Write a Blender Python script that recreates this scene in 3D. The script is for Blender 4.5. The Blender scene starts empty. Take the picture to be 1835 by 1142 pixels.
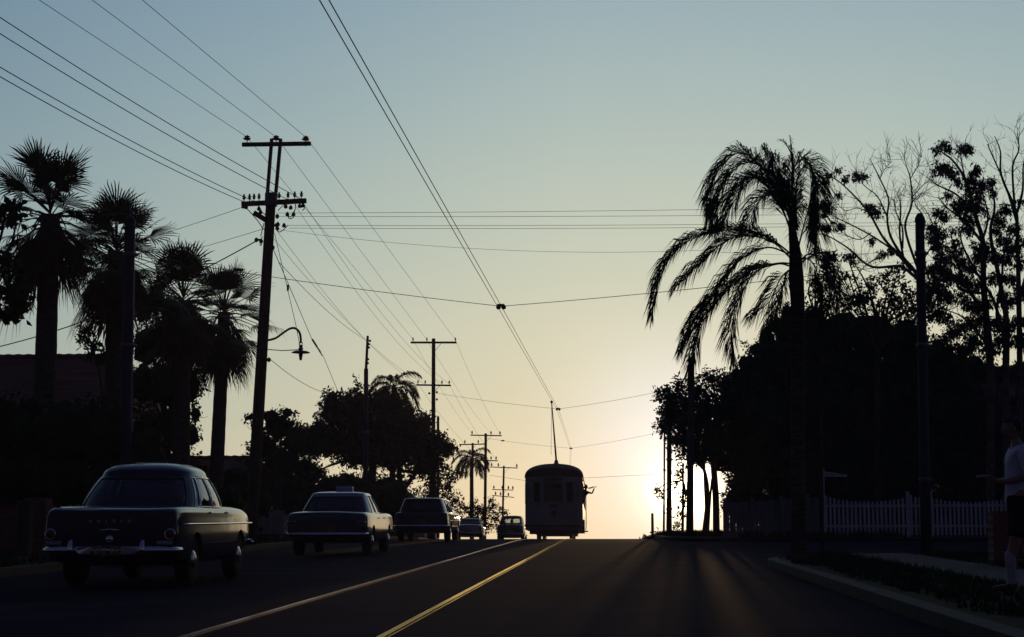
import bpy, bmesh, math, random
import numpy as np
from mathutils import Vector, Matrix

# ------------------------------------------------------------------ camera, world, sun, exposure
F = 3100.0; CX, CY = 917.5, 571.0          # focal length and centre in pixels of the 1835 px wide photograph
G = 0.035                                   # the street climbs towards the crest
CAMZ = 0.94
def cam_rot(a, p): return Matrix.Rotation(a, 3, 'Z') @ Matrix.Rotation(math.pi/2 + p, 3, 'X')
def project_dir(R, d):
    c = R.transposed() @ Vector(d)
    return CX + F*c.x/-c.z, CY - F*c.y/-c.z
a_, p_ = 0.06, 0.146
for _ in range(40):                         # the street's vanishing point sits at (1105, 917)
    x_, y_ = project_dir(cam_rot(a_, p_), (0, 1, G))
    a_ += (1105 - x_)/F; p_ += (917 - y_)/F
ROT = cam_rot(a_, p_)
CAM = Vector((0, 0, CAMZ))
def ray(px, py): return (ROT @ Vector(((px-CX)/F, -(py-CY)/F, -1))).normalized()
def P(px, py, Y):
    d = ray(px, py); return CAM + d*(Y/d.y)
def S(Y):                                   # pixels per metre at depth Y
    return F/(Y*math.cos(a_)*math.cos(p_) + 0.035*Y*math.sin(p_))
sc = bpy.context.scene
cd = bpy.data.cameras.new('camera'); cam = bpy.data.objects.new('camera', cd); sc.collection.objects.link(cam)
cd.sensor_width = 36; cd.lens = F/1835*36; cd.clip_end = 6000; cd.clip_start = 0.1
cam.matrix_world = Matrix.Translation(CAM) @ ROT.to_4x4(); sc.camera = cam

SUN = ray(1226, 880)
sun_el = math.asin(SUN.z); sun_az = math.atan2(SUN.x, SUN.y)
w = bpy.data.worlds.new('World'); sc.world = w; w.use_nodes = True
nt = w.node_tree; nt.nodes.clear()
def N(t, **k):
    n = nt.nodes.new(t)
    for a, b in k.items(): setattr(n, a, b)
    return n
def L(a, b): nt.links.new(a, b)
def mth(op, a, b=None, c=None, clamp=False):
    n = N('ShaderNodeMath', operation=op); n.use_clamp = clamp
    for i, v in enumerate((a, b, c)):
        if v is None: continue
        if isinstance(v, (int, float)): n.inputs[i].default_value = v
        else: L(v, n.inputs[i])
    return n.outputs[0]
def s2l(c): return tuple(((v/255+0.055)/1.055)**2.4 if v > 10 else v/255/12.92 for v in c) + (1,)
def ramp(fac, stops, interp='EASE'):
    n = N('ShaderNodeValToRGB'); cr = n.color_ramp; cr.interpolation = interp
    while len(cr.elements) < len(stops): cr.elements.new(0.5)
    for e, (p, c) in zip(cr.elements, stops): e.position = p; e.color = c
    L(fac, n.inputs[0]); return n.outputs[0]
tc = N('ShaderNodeTexCoord'); sep = N('ShaderNodeSeparateXYZ')
L(tc.outputs['Generated'], sep.inputs[0])
el = mth('MULTIPLY', mth('ARCSINE', sep.outputs[2]), 180/math.pi)      # elevation in degrees
dot = N('ShaderNodeVectorMath', operation='DOT_PRODUCT'); L(tc.outputs['Generated'], dot.inputs[0]); dot.inputs[1].default_value = SUN
th = mth('MULTIPLY', mth('ARCCOSINE', mth('MINIMUM', dot.outputs['Value'], 1.0)), 180/math.pi)
# dusk sky by elevation: amber at the horizon, grey green above it, slate blue overhead
base = ramp(mth('DIVIDE', el, 60, clamp=True), [
    (0.0, s2l((232, 212, 172))), (2.1/60, s2l((232, 215, 178))), (5.4/60, s2l((213, 209, 179))), (8.0/60, s2l((205, 207, 183))), (10.4/60, s2l((193, 202, 184))),
    (15.2/60, s2l((171, 189, 184))), (18.9/60, s2l((157, 178, 182))), (30/60, s2l((118, 140, 158))), (1.0, s2l((122, 134, 165)))], 'LINEAR')
# it darkens away from the sunset
hz = mth('SUBTRACT', 1.0, mth('MULTIPLY', mth('POWER', mth('DIVIDE', th, 180.0, clamp=True), 0.75), 1.0))
dark = ramp(mth('DIVIDE', th, 180.0, clamp=True), [(0, (1.06, 1.04, 1.0, 1)), (10/180, (1.0, 1.0, 1.0, 1)), (14/180, (.95, .97, .99, 1)), (21/180, (.80, .86, .94, 1)), (28/180, (.66, .73, .84, 1)),
    (45/180, (.25, .28, .38, 1)), (80/180, (.08, .078, .15, 1)), (1, (.036, .034, .098, 1))], 'LINEAR')
mul = N('ShaderNodeMix', data_type='RGBA', blend_type='MULTIPLY'); mul.inputs[0].default_value = 1
L(base, mul.inputs[6]); L(dark, mul.inputs[7])
# and to the left of the sun, towards the darker quarter of the evening
lf = N('ShaderNodeVectorMath', operation='DOT_PRODUCT'); L(tc.outputs['Generated'], lf.inputs[0]); lf.inputs[1].default_value = (-math.cos(sun_az), math.sin(sun_az), 0)
side = ramp(mth('MAXIMUM', lf.outputs['Value'], 0.0), [(0, (1, 1, 1, 1)), (.06, (1, 1, 1, 1)), (.21, (.85, .89, .94, 1)), (.38, (.73, .80, .88, 1)), (1, (.68, .69, .76, 1))], 'LINEAR')
mul2 = N('ShaderNodeMix', data_type='RGBA', blend_type='MULTIPLY'); mul2.inputs[0].default_value = 1; L(mul.outputs[2], mul2.inputs[6]); L(side, mul2.inputs[7]); mul = mul2
dot2 = N('ShaderNodeVectorMath', operation='DOT_PRODUCT'); L(tc.outputs['Generated'], dot2.inputs[0]); dot2.inputs[1].default_value = ray(1205, 800)
th2 = mth('MULTIPLY', mth('ARCCOSINE', mth('MINIMUM', dot2.outputs['Value'], 1.0)), 180/math.pi)
# glow round the sun
def gauss(sig, col, th=th):
    g = mth('EXPONENT', mth('MULTIPLY', mth('POWER', mth('DIVIDE', th, sig), 2.0), -0.5))
    m = N('ShaderNodeMix', data_type='RGBA'); m.inputs[6].default_value = (0, 0, 0, 1); m.inputs[7].default_value = col; L(g, m.inputs[0]); return m.outputs[2]
def add(a, b):
    m = N('ShaderNodeMix', data_type='RGBA', blend_type='ADD'); m.inputs[0].default_value = 1; L(a, m.inputs[6]); L(b, m.inputs[7]); return m.outputs[2]
col = add(add(add(mul.outputs[2], gauss(2.15, (.19, .23, .40, 1), th2)), gauss(1.0, (.50, .46, .36, 1))), gauss(0.45, (9, 7, 4, 1)))
sky = N('ShaderNodeTexSky', sky_type='NISHITA'); sky.sun_disc = False; sky.sun_elevation = sun_el; sky.sun_rotation = sun_az; sky.dust_density = 2.0
nz = N('ShaderNodeMix', data_type='RGBA'); nz.inputs[0].default_value = 1; nz.blend_type = 'MULTIPLY'; L(sky.outputs[0], nz.inputs[6]); nz.inputs[7].default_value = (.004, .004, .005, 1)
col = add(col, nz.outputs[2])
bg = N('ShaderNodeBackground'); L(col, bg.inputs[0]); bg.inputs[1].default_value = 1.0
L(bg.outputs[0], N('ShaderNodeOutputWorld').inputs[0])
sd = bpy.data.lights.new('sun', 'SUN'); sun = bpy.data.objects.new('sun', sd); sc.collection.objects.link(sun)
sd.energy = 0.5; sd.angle = math.radians(0.5); sd.color = (1.0, .62, .30)
sun.rotation_euler = SUN.to_track_quat('Z', 'Y').to_euler()
sc.view_settings.view_transform = 'Standard'; sc.view_settings.look = 'None'; sc.view_settings.exposure = 0.0; sc.view_settings.gamma = 1.0
sc.cycles.max_bounces = 6; sc.cycles.transparent_max_bounces = 16

random.seed(7); rng = np.random.default_rng(7)
# ------------------------------------------------------------------ helpers
def drop(y):
    if y < 51: return 0.0
    if y < 200: return 0.000407*(y-51)**2
    return 0.000407*149**2 + 0.1213*(y-200)
def gz(y): return G*y - drop(y)
def bend(y):                                 # the street swings gently left beyond the crest
    t = max(0.0, y-50); return -0.0105*t*t/(t+12)
MATS = {}
def mat(name, c, rough=0.7, metal=0.0, spec=0.4, var=0.25, scale=8.0, bump=0.0, stretch=None, c2=None, coat=0.0):
    if name in MATS: return MATS[name]
    m = bpy.data.materials.new(name); m.use_nodes = True; t = m.node_tree; b = t.nodes['Principled BSDF']
    b.inputs['Roughness'].default_value = rough; b.inputs['Metallic'].default_value = metal
    b.inputs['Specular IOR Level'].default_value = spec; b.inputs['Coat Weight'].default_value = coat; b.inputs['Coat Roughness'].default_value = 0.04
    tx = t.nodes.new('ShaderNodeTexCoord'); mp = t.nodes.new('ShaderNodeMapping'); nz = t.nodes.new('ShaderNodeTexNoise')
    t.links.new(tx.outputs['Object'], mp.inputs[0]); t.links.new(mp.outputs[0], nz.inputs['Vector'])
    if stretch: mp.inputs['Scale'].default_value = stretch
    nz.inputs['Scale'].default_value = scale; nz.inputs['Detail'].default_value = 5
    r = t.nodes.new('ShaderNodeValToRGB'); r.color_ramp.elements[0].position = .3; r.color_ramp.elements[1].position = .72
    c2 = c2 or tuple(v*(1-var) for v in c)
    r.color_ramp.elements[0].color = (*c2, 1); r.color_ramp.elements[1].color = (*[min(1, v*(1+var*.6)) for v in c], 1)
    t.links.new(nz.outputs['Fac'], r.inputs[0]); t.links.new(r.outputs[0], b.inputs['Base Color'])
    if bump:
        bp = t.nodes.new('ShaderNodeBump'); bp.inputs['Strength'].default_value = bump; bp.inputs['Distance'].default_value = .02
        t.links.new(nz.outputs['Fac'], bp.inputs['Height']); t.links.new(bp.outputs[0], b.inputs['Normal'])
    MATS[name] = m; return m
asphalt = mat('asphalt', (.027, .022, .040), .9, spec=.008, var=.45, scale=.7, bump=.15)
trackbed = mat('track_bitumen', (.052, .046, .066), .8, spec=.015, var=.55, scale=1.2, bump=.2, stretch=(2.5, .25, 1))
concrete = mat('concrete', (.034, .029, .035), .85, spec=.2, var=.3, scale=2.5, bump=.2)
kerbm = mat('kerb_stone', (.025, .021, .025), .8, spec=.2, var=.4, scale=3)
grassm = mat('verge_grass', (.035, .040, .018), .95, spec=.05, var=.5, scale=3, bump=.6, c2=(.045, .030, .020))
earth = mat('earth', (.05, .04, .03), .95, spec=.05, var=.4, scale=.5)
steel = mat('rail_steel', (.62, .38, .17), .26, 1.0, var=.35, scale=3, stretch=(1, .3, 1))
wood = mat('pole_wood', (.10, .075, .055), .85, spec=.15, var=.4, scale=5, bump=.5, stretch=(6, 6, .4))
polem = mat('painted_steel_pole', (.035, .037, .055), .7, spec=.2, var=.2, scale=3)
wirem = mat('wire_metal', (.06, .05, .045), .85, spec=.1, var=.1)
copper = mat('trolley_wire_copper', (.16, .11, .06), .75, 0.2, spec=.2, var=.1)
porc = mat('insulator_porcelain', (.10, .06, .04), .35, var=.1)
iron = mat('galvanised_iron', (.12, .12, .13), .5, .6, var=.2)
bark = mat('bark', (.07, .055, .045), .95, spec=.1, var=.5, scale=6, bump=.6, stretch=(4, 4, .7))
gumbark = mat('pale_gum_bark', (.11, .09, .08), .9, spec=.1, var=.4, scale=5, bump=.3)
palmbark = mat('palm_bark', (.085, .07, .055), .95, spec=.1, var=.5, scale=5, bump=.6, stretch=(1, 1, 9))
leafm = mat('broadleaf_foliage', (.035, .055, .020), .7, spec=.12, var=.5, scale=1.5)
leafg = mat('gum_leaves', (.045, .055, .032), .7, spec=.12, var=.4, scale=1.5)
leafh = mat('hedge_foliage', (.028, .045, .018), .75, spec=.1, var=.5, scale=1.5)
palmleaf = mat('palm_leaf', (.045, .060, .022), .65, spec=.15, var=.4, scale=2)
deadleaf = mat('dead_palm_leaf', (.085, .060, .035), .9, spec=.05, var=.4, scale=3)
whitep = mat('weathered_white_paint', (.55, .54, .56), .7, spec=.2, var=.2, scale=4, stretch=(1, 1, .3))
chrome = mat('chrome', (.72, .73, .76), .10, 1.0, var=.04)
dullsteel = mat('dull_rail_steel', (.22, .155, .14), .34, 1.0, var=.35, scale=3, stretch=(1, .3, 1))  # left rail's dimmer reflection put into the colour; not used
rubber = mat('tyre_rubber', (.018, .018, .02), .85, spec=.15, var=.2, scale=10)
hubm = mat('hubcap_metal', (.5, .5, .52), .22, 1.0, var=.06)
redglass = mat('tail_lamp_plastic', (.18, .012, .01), .25, spec=.4, var=.1)
plastic = mat('cabin_vinyl', (.03, .028, .03), .7, spec=.1, var=.2)
brickm = None
def brick_mat():
    m = bpy.data.materials.new('red_brick'); m.use_nodes = True; t = m.node_tree; b = t.nodes['Principled BSDF']
    tx = t.nodes.new('ShaderNodeTexCoord'); mp = t.nodes.new('ShaderNodeMapping'); mp.inputs['Rotation'].default_value = (math.pi/2, 0, 0)
    br = t.nodes.new('ShaderNodeTexBrick'); br.inputs['Scale'].default_value = 4.2
    br.inputs['Color1'].default_value = (.24, .085, .05, 1); br.inputs['Color2'].default_value = (.16, .06, .04, 1); br.inputs['Mortar'].default_value = (.2, .17, .15, 1)
    t.links.new(tx.outputs['Object'], mp.inputs[0]); t.links.new(mp.outputs[0], br.inputs[0]); t.links.new(br.outputs[0], b.inputs['Base Color'])
    b.inputs['Roughness'].default_value = .9; b.inputs['Specular IOR Level'].default_value = .1
    return m
brickm = brick_mat()
tilem = mat('terracotta_roof', (.13, .055, .04), .85, spec=.1, var=.35, scale=1, bump=.3, stretch=(.4, 6, 6))
weatherb = mat('weatherboard_paint', (.30, .28, .27), .8, spec=.15, var=.2, scale=2, stretch=(.3, .3, 8))
def glossy_mat(name, c, rough):
    m = bpy.data.materials.new(name); m.use_nodes = True; t = m.node_tree; t.nodes.clear(); o = t.nodes.new('ShaderNodeOutputMaterial'); g = t.nodes.new('ShaderNodeBsdfGlossy'); g.inputs['Roughness'].default_value = rough
    tx = t.nodes.new('ShaderNodeTexCoord'); mp = t.nodes.new('ShaderNodeMapping'); mp.inputs['Scale'].default_value = (6, .35, 1); nz = t.nodes.new('ShaderNodeTexNoise'); nz.inputs['Scale'].default_value = 1.5; nz.inputs['Detail'].default_value = 6; r = t.nodes.new('ShaderNodeValToRGB')
    r.color_ramp.elements[0].position = .35; r.color_ramp.elements[1].position = .65; r.color_ramp.elements[0].color = (*[v*.78 for v in c], 1); r.color_ramp.elements[1].color = (*c, 1)
    t.links.new(tx.outputs['Object'], mp.inputs[0]); t.links.new(mp.outputs[0], nz.inputs['Vector']); t.links.new(nz.outputs['Fac'], r.inputs[0]); t.links.new(r.outputs[0], g.inputs['Color']); t.links.new(g.outputs[0], o.inputs[0]); return m
railgold = glossy_mat('sunset_tinted_rail_steel', (1.0, .72, .36), .16); raildull = glossy_mat('dim_reflection_tinted_rail_steel', (.62, .47, .42), .20)  # sunset gold and the left rail's dimmer reflection are painted into these colours
def glass_mat(name, tint, op=.12):
    m = bpy.data.materials.new(name); m.use_nodes = True; t = m.node_tree; t.nodes.clear()
    o = t.nodes.new('ShaderNodeOutputMaterial'); mx = t.nodes.new('ShaderNodeMixShader'); tr = t.nodes.new('ShaderNodeBsdfTransparent')
    gl = t.nodes.new('ShaderNodeBsdfGlossy'); fr = t.nodes.new('ShaderNodeFresnel'); fr.inputs[0].default_value = 1.5
    tr.inputs[0].default_value = (*tint, 1); gl.inputs[0].default_value = (.95, .95, 1, 1); gl.inputs['Roughness'].default_value = .03
    t.links.new(fr.outputs[0], mx.inputs[0]); t.links.new(tr.outputs[0], mx.inputs[1]); t.links.new(gl.outputs[0], mx.inputs[2]); t.links.new(mx.outputs[0], o.inputs[0])
    return m
carglass = glass_mat('car_window_glass', (.62, .66, .66)); tramglass = glass_mat('tram_window_glass', (.25, .25, .28)); houseglass = glass_mat('house_window_glass', (.2, .2, .24))

def mesh_data(name, V, Fc, smooth=False):
    me = bpy.data.meshes.new(name)
    if isinstance(V, np.ndarray) and isinstance(Fc, np.ndarray):
        me.vertices.add(len(V)); me.vertices.foreach_set('co', V.astype(np.float32).ravel())
        n = Fc.shape[1]; me.loops.add(Fc.size); me.loops.foreach_set('vertex_index', Fc.astype(np.int32).ravel())
        me.polygons.add(len(Fc)); me.polygons.foreach_set('loop_start', (np.arange(len(Fc))*n).astype(np.int32)); me.update(calc_edges=True)
    else:
        me.from_pydata(V, [], Fc)
    if smooth: me.polygons.foreach_set('use_smooth', [True]*len(me.polygons))
    me.validate(); me.update(); return me
def base_of(o):
    while o.parent: o = o.parent
    return o.location
def link(name, me, m, parent=None, smooth=None):
    o = bpy.data.objects.new(name, me); sc.collection.objects.link(o); me.materials.append(m)
    if parent: o.parent = parent
    return o
class MB:                                    # collects shapes, builds ONE mesh object
    def __init__(s): s.V = []; s.F = []; s.sm = []
    def add(s, V, Fc, sm=False):
        b = len(s.V); s.V += [tuple(v) for v in V]; s.F += [tuple(i+b for i in f) for f in Fc]; s.sm += [sm]*len(Fc); return s
    def box(s, c, d, rz=0.0, bev=0.0, rx=0.0):
        hx, hy, hz = d[0]/2, d[1]/2, d[2]/2; bm = bmesh.new(); bmesh.ops.create_cube(bm, size=1)
        for v in bm.verts: v.co = Vector((v.co.x*d[0], v.co.y*d[1], v.co.z*d[2]))
        if bev: bmesh.ops.bevel(bm, geom=list(bm.edges), offset=bev, segments=2, affect='EDGES', profile=.5)
        M = Matrix.Translation(Vector(c)) @ Matrix.Rotation(rz, 4, 'Z') @ Matrix.Rotation(rx, 4, 'X')
        bm.verts.index_update(); s.add([M @ v.co for v in bm.verts], [[v.index for v in f.verts] for f in bm.faces]); bm.free(); return s
    def tube(s, pts, rad, n=8, cap=True, flat=1.0):
        pts = [Vector(p) for p in pts]
        if not isinstance(rad, (list, tuple)): rad = [rad]*len(pts)
        V = []; up = None
        for i, p in enumerate(pts):
            t = (pts[min(i+1, len(pts)-1)] - pts[max(i-1, 0)])
            if t.length < 1e-9: t = Vector((0, 0, 1))
            t.normalize()
            if up is None: up = Vector((0, 0, 1)) if abs(t.z) < .9 else Vector((0, 1, 0))
            a = t.cross(up); 
            if a.length < 1e-6: a = t.orthogonal()
            a.normalize(); b = a.cross(t).normalized(); up = b
            for k in range(n):
                q = 2*math.pi*k/n; V.append(p + a*math.cos(q)*rad[i] + b*math.sin(q)*rad[i]*flat)
        Fc = [(i*n+k, i*n+(k+1) % n, (i+1)*n+(k+1) % n, (i+1)*n+k) for i in range(len(pts)-1) for k in range(n)]
        if cap: Fc += [tuple(range(n))[::-1], tuple(range((len(pts)-1)*n, len(pts)*n))]
        return s.add(V, Fc, True)
    def lathe(s, prof, c, axis='Z', n=16):   # prof: (radius, height)
        V = []; c = Vector(c)
        for r, h in prof:
            for k in range(n):
                q = 2*math.pi*k/n; x, y = r*math.cos(q), r*math.sin(q)
                V.append(c + (Vector((x, y, h)) if axis == 'Z' else Vector((h, x, y)) if axis == 'X' else Vector((x, h, y))))
        Fc = [(i*n+k, i*n+(k+1) % n, (i+1)*n+(k+1) % n, (i+1)*n+k) for i in range(len(prof)-1) for k in range(n)]
        Fc += [tuple(range(n))[::-1], tuple(range((len(prof)-1)*n, len(prof)*n))]
        return s.add(V, Fc, True)
    def poly(s, pts, depth):                 # polygon extruded by the vector depth
        n = len(pts); d = Vector(depth); V = [Vector(p) for p in pts]; V += [v+d for v in V]
        return s.add(V, [tuple(range(n))[::-1], tuple(range(n, 2*n))] + [(i, (i+1) % n, n+(i+1) % n, n+i) for i in range(n)])
    def build(s, name, m, parent=None):
        off = base_of(parent) if parent else Vector((0, 0, 0))
        me = bpy.data.meshes.new(name); me.from_pydata([(v[0]-off.x, v[1]-off.y, v[2]-off.z) for v in s.V], [], s.F)
        me.polygons.foreach_set('use_smooth', s.sm); me.update()
        bm = bmesh.new(); bm.from_mesh(me); bmesh.ops.recalc_face_normals(bm, faces=bm.faces); bm.to_mesh(me); bm.free()
        return link(name, me, m, parent)
def thing(name, label, cat, loc=(0, 0, 0), group=None):
    o = bpy.data.objects.new(name, None); sc.collection.objects.link(o); o.location = loc; o.empty_display_size = .1
    return tag(o, label, cat, group)
def tag(o, label, cat, group=None, kind=None):
    o['label'] = label; o['category'] = cat
    if group: o['group'] = group
    if kind: o['kind'] = kind
    return o
def struct(o, kind='structure'): o['kind'] = kind; return o

# ------------------------------------------------------------------ the ground
def strip(name, m, x0, x1, y0, y1, dz, step=1.0, nx=2, z_extra=None, thick=0):
    """A sheet that follows the street; x0, x1 are functions of y or numbers."""
    f0 = x0 if callable(x0) else (lambda y, v=x0: v); f1 = x1 if callable(x1) else (lambda y, v=x1: v)
    n = max(2, int((y1-y0)/step)+1); V = []; Fc = []
    for i in range(n):
        y = y0 + (y1-y0)*i/(n-1)
        for k in range(nx):
            x = f0(y) + (f1(y)-f0(y))*k/(nx-1)
            V.append((x, y, gz(y)+dz+(z_extra(x, y) if z_extra else 0)))
        if thick: V += [(f1(y), y, gz(y)+dz-thick), (f0(y), y, gz(y)+dz-thick)]
    m_ = nx + (2 if thick else 0)
    for i in range(n-1):
        for k in range(m_ if thick else nx-1):
            k2 = (k+1) % m_; Fc.append((i*m_+k, i*m_+k2, (i+1)*m_+k2, (i+1)*m_+k))
    me = bpy.data.meshes.new(name); me.from_pydata(V, [], Fc); me.update()
    bm = bmesh.new(); bm.from_mesh(me); bmesh.ops.recalc_face_normals(bm, faces=bm.faces)
    if not thick and bm.faces[:] and bm.faces[:][0].normal.z < 0: bmesh.ops.reverse_faces(bm, faces=bm.faces)
    bm.to_mesh(me); bm.free()
    return link(name, me, m)
def patch(name, m, outline, dz, thick=0.0, step=2.0):
    """Flat-topped raised ground with a given outline, cut across so that it follows the street."""
    bm = bmesh.new(); vs = [bm.verts.new((x, y, 0)) for x, y in outline]; bm.faces.new(vs)
    ys = [y for _, y in outline]; y = min(ys)+step
    while y < max(ys):
        bmesh.ops.bisect_plane(bm, geom=bm.verts[:]+bm.edges[:]+bm.faces[:], plane_co=(0, y, 0), plane_no=(0, 1, 0)); y += step
    bmesh.ops.recalc_face_normals(bm, faces=bm.faces)
    if bm.faces[:][0].normal.z < 0: bmesh.ops.reverse_faces(bm, faces=bm.faces)
    if thick:
        r = bmesh.ops.extrude_face_region(bm, geom=bm.faces[:])
        tops = {v for v in r['geom'] if isinstance(v, bmesh.types.BMVert)}
        for v in bm.verts: v.co.z = gz(v.co.y) + (dz if v in tops else dz-thick)
    else:
        for v in bm.verts: v.co.z = gz(v.co.y)+dz
    bmesh.ops.recalc_face_normals(bm, faces=bm.faces)
    me = bpy.data.meshes.new(name); bm.to_mesh(me); bm.free(); return link(name, me, m)
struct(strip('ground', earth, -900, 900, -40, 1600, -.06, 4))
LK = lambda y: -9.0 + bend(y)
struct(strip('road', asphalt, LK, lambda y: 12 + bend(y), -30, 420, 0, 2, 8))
struct(strip('side_street', asphalt, 12.0, 140, 34.5, 54.5, 0.0, 2, 4))
TC = -2.51
for nm, lab, x in (('tram_rail', 'left steel tram rail with a dull pinkish sheen painted into its colour', TC-.75), ('tram_rail', 'right steel tram rail with a gold sunset sheen painted into its colour', TC+.75)):
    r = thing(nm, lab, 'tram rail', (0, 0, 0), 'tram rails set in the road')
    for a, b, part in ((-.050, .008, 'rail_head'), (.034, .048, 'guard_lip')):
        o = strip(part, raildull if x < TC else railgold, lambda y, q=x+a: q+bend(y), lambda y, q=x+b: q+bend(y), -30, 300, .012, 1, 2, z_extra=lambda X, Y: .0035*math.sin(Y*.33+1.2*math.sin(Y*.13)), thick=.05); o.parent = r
    o = strip('rail_groove', rubber, lambda y, q=x+.008: q+bend(y), lambda y, q=x+.034: q+bend(y), -30, 300, .006, 1); o.parent = r
# left footpath and verge
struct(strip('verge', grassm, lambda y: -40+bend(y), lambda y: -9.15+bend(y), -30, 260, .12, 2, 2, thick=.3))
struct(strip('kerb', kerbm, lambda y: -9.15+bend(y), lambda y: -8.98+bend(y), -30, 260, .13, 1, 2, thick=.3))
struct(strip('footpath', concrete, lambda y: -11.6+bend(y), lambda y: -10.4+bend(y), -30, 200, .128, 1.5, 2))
# near right corner block with a rounded kerb, and the far block beyond the side street
def arc(cx, cy, r, a0, a1, n=10): return [(cx+r*math.cos(math.radians(a0+(a1-a0)*i/n)), cy+r*math.sin(math.radians(a0+(a1-a0)*i/n))) for i in range(n+1)]
near = [(2.75, -30)] + arc(7.75, 30, 5, 180, 90) + [(60, 35), (60, -30)]
struct(patch('verge', grassm, near, .12, .3))
def kerb_line(pts, wdt, dz, name='kerb', thick=.3):
    V = []; Fc = []; n = len(pts)
    for i, (x, y) in enumerate(pts):
        a = Vector(pts[max(i-1, 0)]); b = Vector(pts[min(i+1, n-1)]); t = (b-a).normalized(); nn = Vector((-t.y, t.x))
        p, q = Vector((x, y)), Vector((x, y))+nn*wdt
        V += [(p.x, p.y, gz(p.y)+dz), (q.x, q.y, gz(q.y)+dz-.012), (q.x, q.y, gz(q.y)+dz-thick), (p.x, p.y, gz(p.y)+dz-thick)]
    for i in range(n-1):
        for k in range(4): Fc.append((i*4+k, i*4+(k+1) % 4, (i+1)*4+(k+1) % 4, (i+1)*4+k))
    return struct(MB().add(V, Fc).build(name, kerbm))
kerb_line([(2.75, y) for y in range(-30, 30, 2)] + arc(7.75, 30, 5, 180, 90, 14) + [(x, 35) for x in range(9, 60, 4)], .17, .135)
struct(strip('footpath', concrete, 4.35, 5.6, -30, 34.5, .128, 1.5))
FB = lambda y: 1.75 + bend(y)
far = [(60, 54.5)] + [(p[0], p[1]) for p in arc(1.75+3.5, 58, 3.5, 270, 180)] + [(FB(y), y) for y in range(60, 262, 4)] + [(60, 260)]
struct(patch('verge', grassm, far, .12, .3))
kerb_line([(x, 54.5) for x in range(59, 6, -4)] + arc(5.25, 58, 3.5, 270, 180, 12) + [(FB(y), y) for y in range(60, 260, 3)], .17, .135)
struct(patch('footpath', concrete, [(8, 55.3), (8, 56.4), (50, 56.4), (50, 55.3)], .128))

# a scatter of grass tufts on the verges and fallen leaves
def blades(name, pts, h, mt, wd=.012, n=7, lab=None):
    pts = np.array(pts); k = len(pts)*n; c = np.repeat(pts, n, 0) + np.c_[rng.normal(0, .05, (k, 2)), np.zeros(k)]
    a = rng.uniform(0, 2*np.pi, k); hh = h*rng.uniform(.4, 1.2, k); ln = hh*rng.uniform(.1, .7, k); b = rng.uniform(0, 2*np.pi, k)
    sx, sy = np.cos(a)*wd, np.sin(a)*wd; dx, dy = np.cos(b)*ln, np.sin(b)*ln
    V = np.stack([c-np.c_[sx, sy, 0*a], c+np.c_[sx, sy, 0*a], c+np.c_[dx, dy, hh]], 1).reshape(-1, 3)
    return tag(link(name, mesh_data(name, V, np.arange(k*3).reshape(-1, 3)), mt), lab, 'grass', kind='stuff')
pts = []
for _ in range(5200):
    y = 12 + 22*rng.random()**.8; x = rng.uniform(2.95, 10)
    if 4.3 < x < 5.65 or (x-7.75)**2+(y-30)**2 > 24 and y > 30 and x < 7.75: continue
    pts.append((x, y, gz(y)+.12))
blades('grass', pts, .09, leafh, lab='short rough grass on the near right verge')
pts = [(x+bend(y), y, gz(y)+.12) for x, y in zip(rng.uniform(1.95, 9, 4200), rng.uniform(55, 90, 4200)) if x > 4 or y > 59]
blades('grass', pts, .22, leafh, .02, lab='longer tufted grass under the sunlit trees beyond the side street')
pts = [(x+bend(y), y, gz(y)+.12) for x, y in zip(rng.uniform(-16, -9.2, 6000), rng.uniform(25, 100, 6000)) if not -11.6 < x < -10.4]
blades('grass', pts, .13, leafh, .015, lab='rough grass along the left footpath')
# ------------------------------------------------------------------ vegetation helpers
def leaf_mesh(C, D, Ls, Ws, fold=.25):
    """diamond leaves: centre base C, direction D (unit), lengths, widths -> V, F arrays"""
    k = len(C); R = rng.normal(size=(k, 3)); Sd = np.cross(D, R); Sd /= np.linalg.norm(Sd, axis=1)[:, None]+1e-9
    Nn = np.cross(D, Sd); Ls = Ls[:, None]; Ws = Ws[:, None]
    tip = C + D*Ls; mid = C + D*Ls*.45
    V = np.stack([C, mid+Sd*Ws/2+Nn*Ws*fold, tip, mid-Sd*Ws/2+Nn*Ws*fold], 1).reshape(-1, 3)
    return V, np.arange(k*4).reshape(-1, 4)
def unit(a): return a/(np.linalg.norm(a, axis=1)[:, None]+1e-9)
def clusters(centres, n, spread, ls, droop=.3, wratio=.5):
    C0 = np.repeat(centres, n, 0); k = len(C0)
    D = unit(rng.normal(size=(k, 3)) + np.array([0, 0, -droop])); C = C0 + unit(rng.normal(size=(k, 3)))*spread*rng.random((k, 1))
    Ls = ls*rng.uniform(.6, 1.35, k); return leaf_mesh(C, D, Ls, Ls*wratio*rng.uniform(.7, 1.2, k))
def ico(c, r, sub=3, amp=.18, squash=(1, 1, 1)):
    bm = bmesh.new(); bmesh.ops.create_icosphere(bm, subdivisions=sub, radius=1); ph = rng.uniform(0, 6, 6)
    V = []
    for v in bm.verts:
        d = v.co; q = 1 + amp*(math.sin(d.x*5+ph[0])*math.sin(d.y*4.3+ph[1]) + .7*math.sin(d.z*7+ph[2]+d.x*4) + .5*math.sin(d.y*11+ph[3])*math.sin(d.z*9+ph[4]))
        V.append((c[0]+d.x*q*r*squash[0], c[1]+d.y*q*r*squash[1], c[2]+d.z*q*r*squash[2]))
    bm.verts.index_update(); Fc = [[v.index for v in f.verts] for f in bm.faces]; bm.free(); return V, Fc
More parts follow.
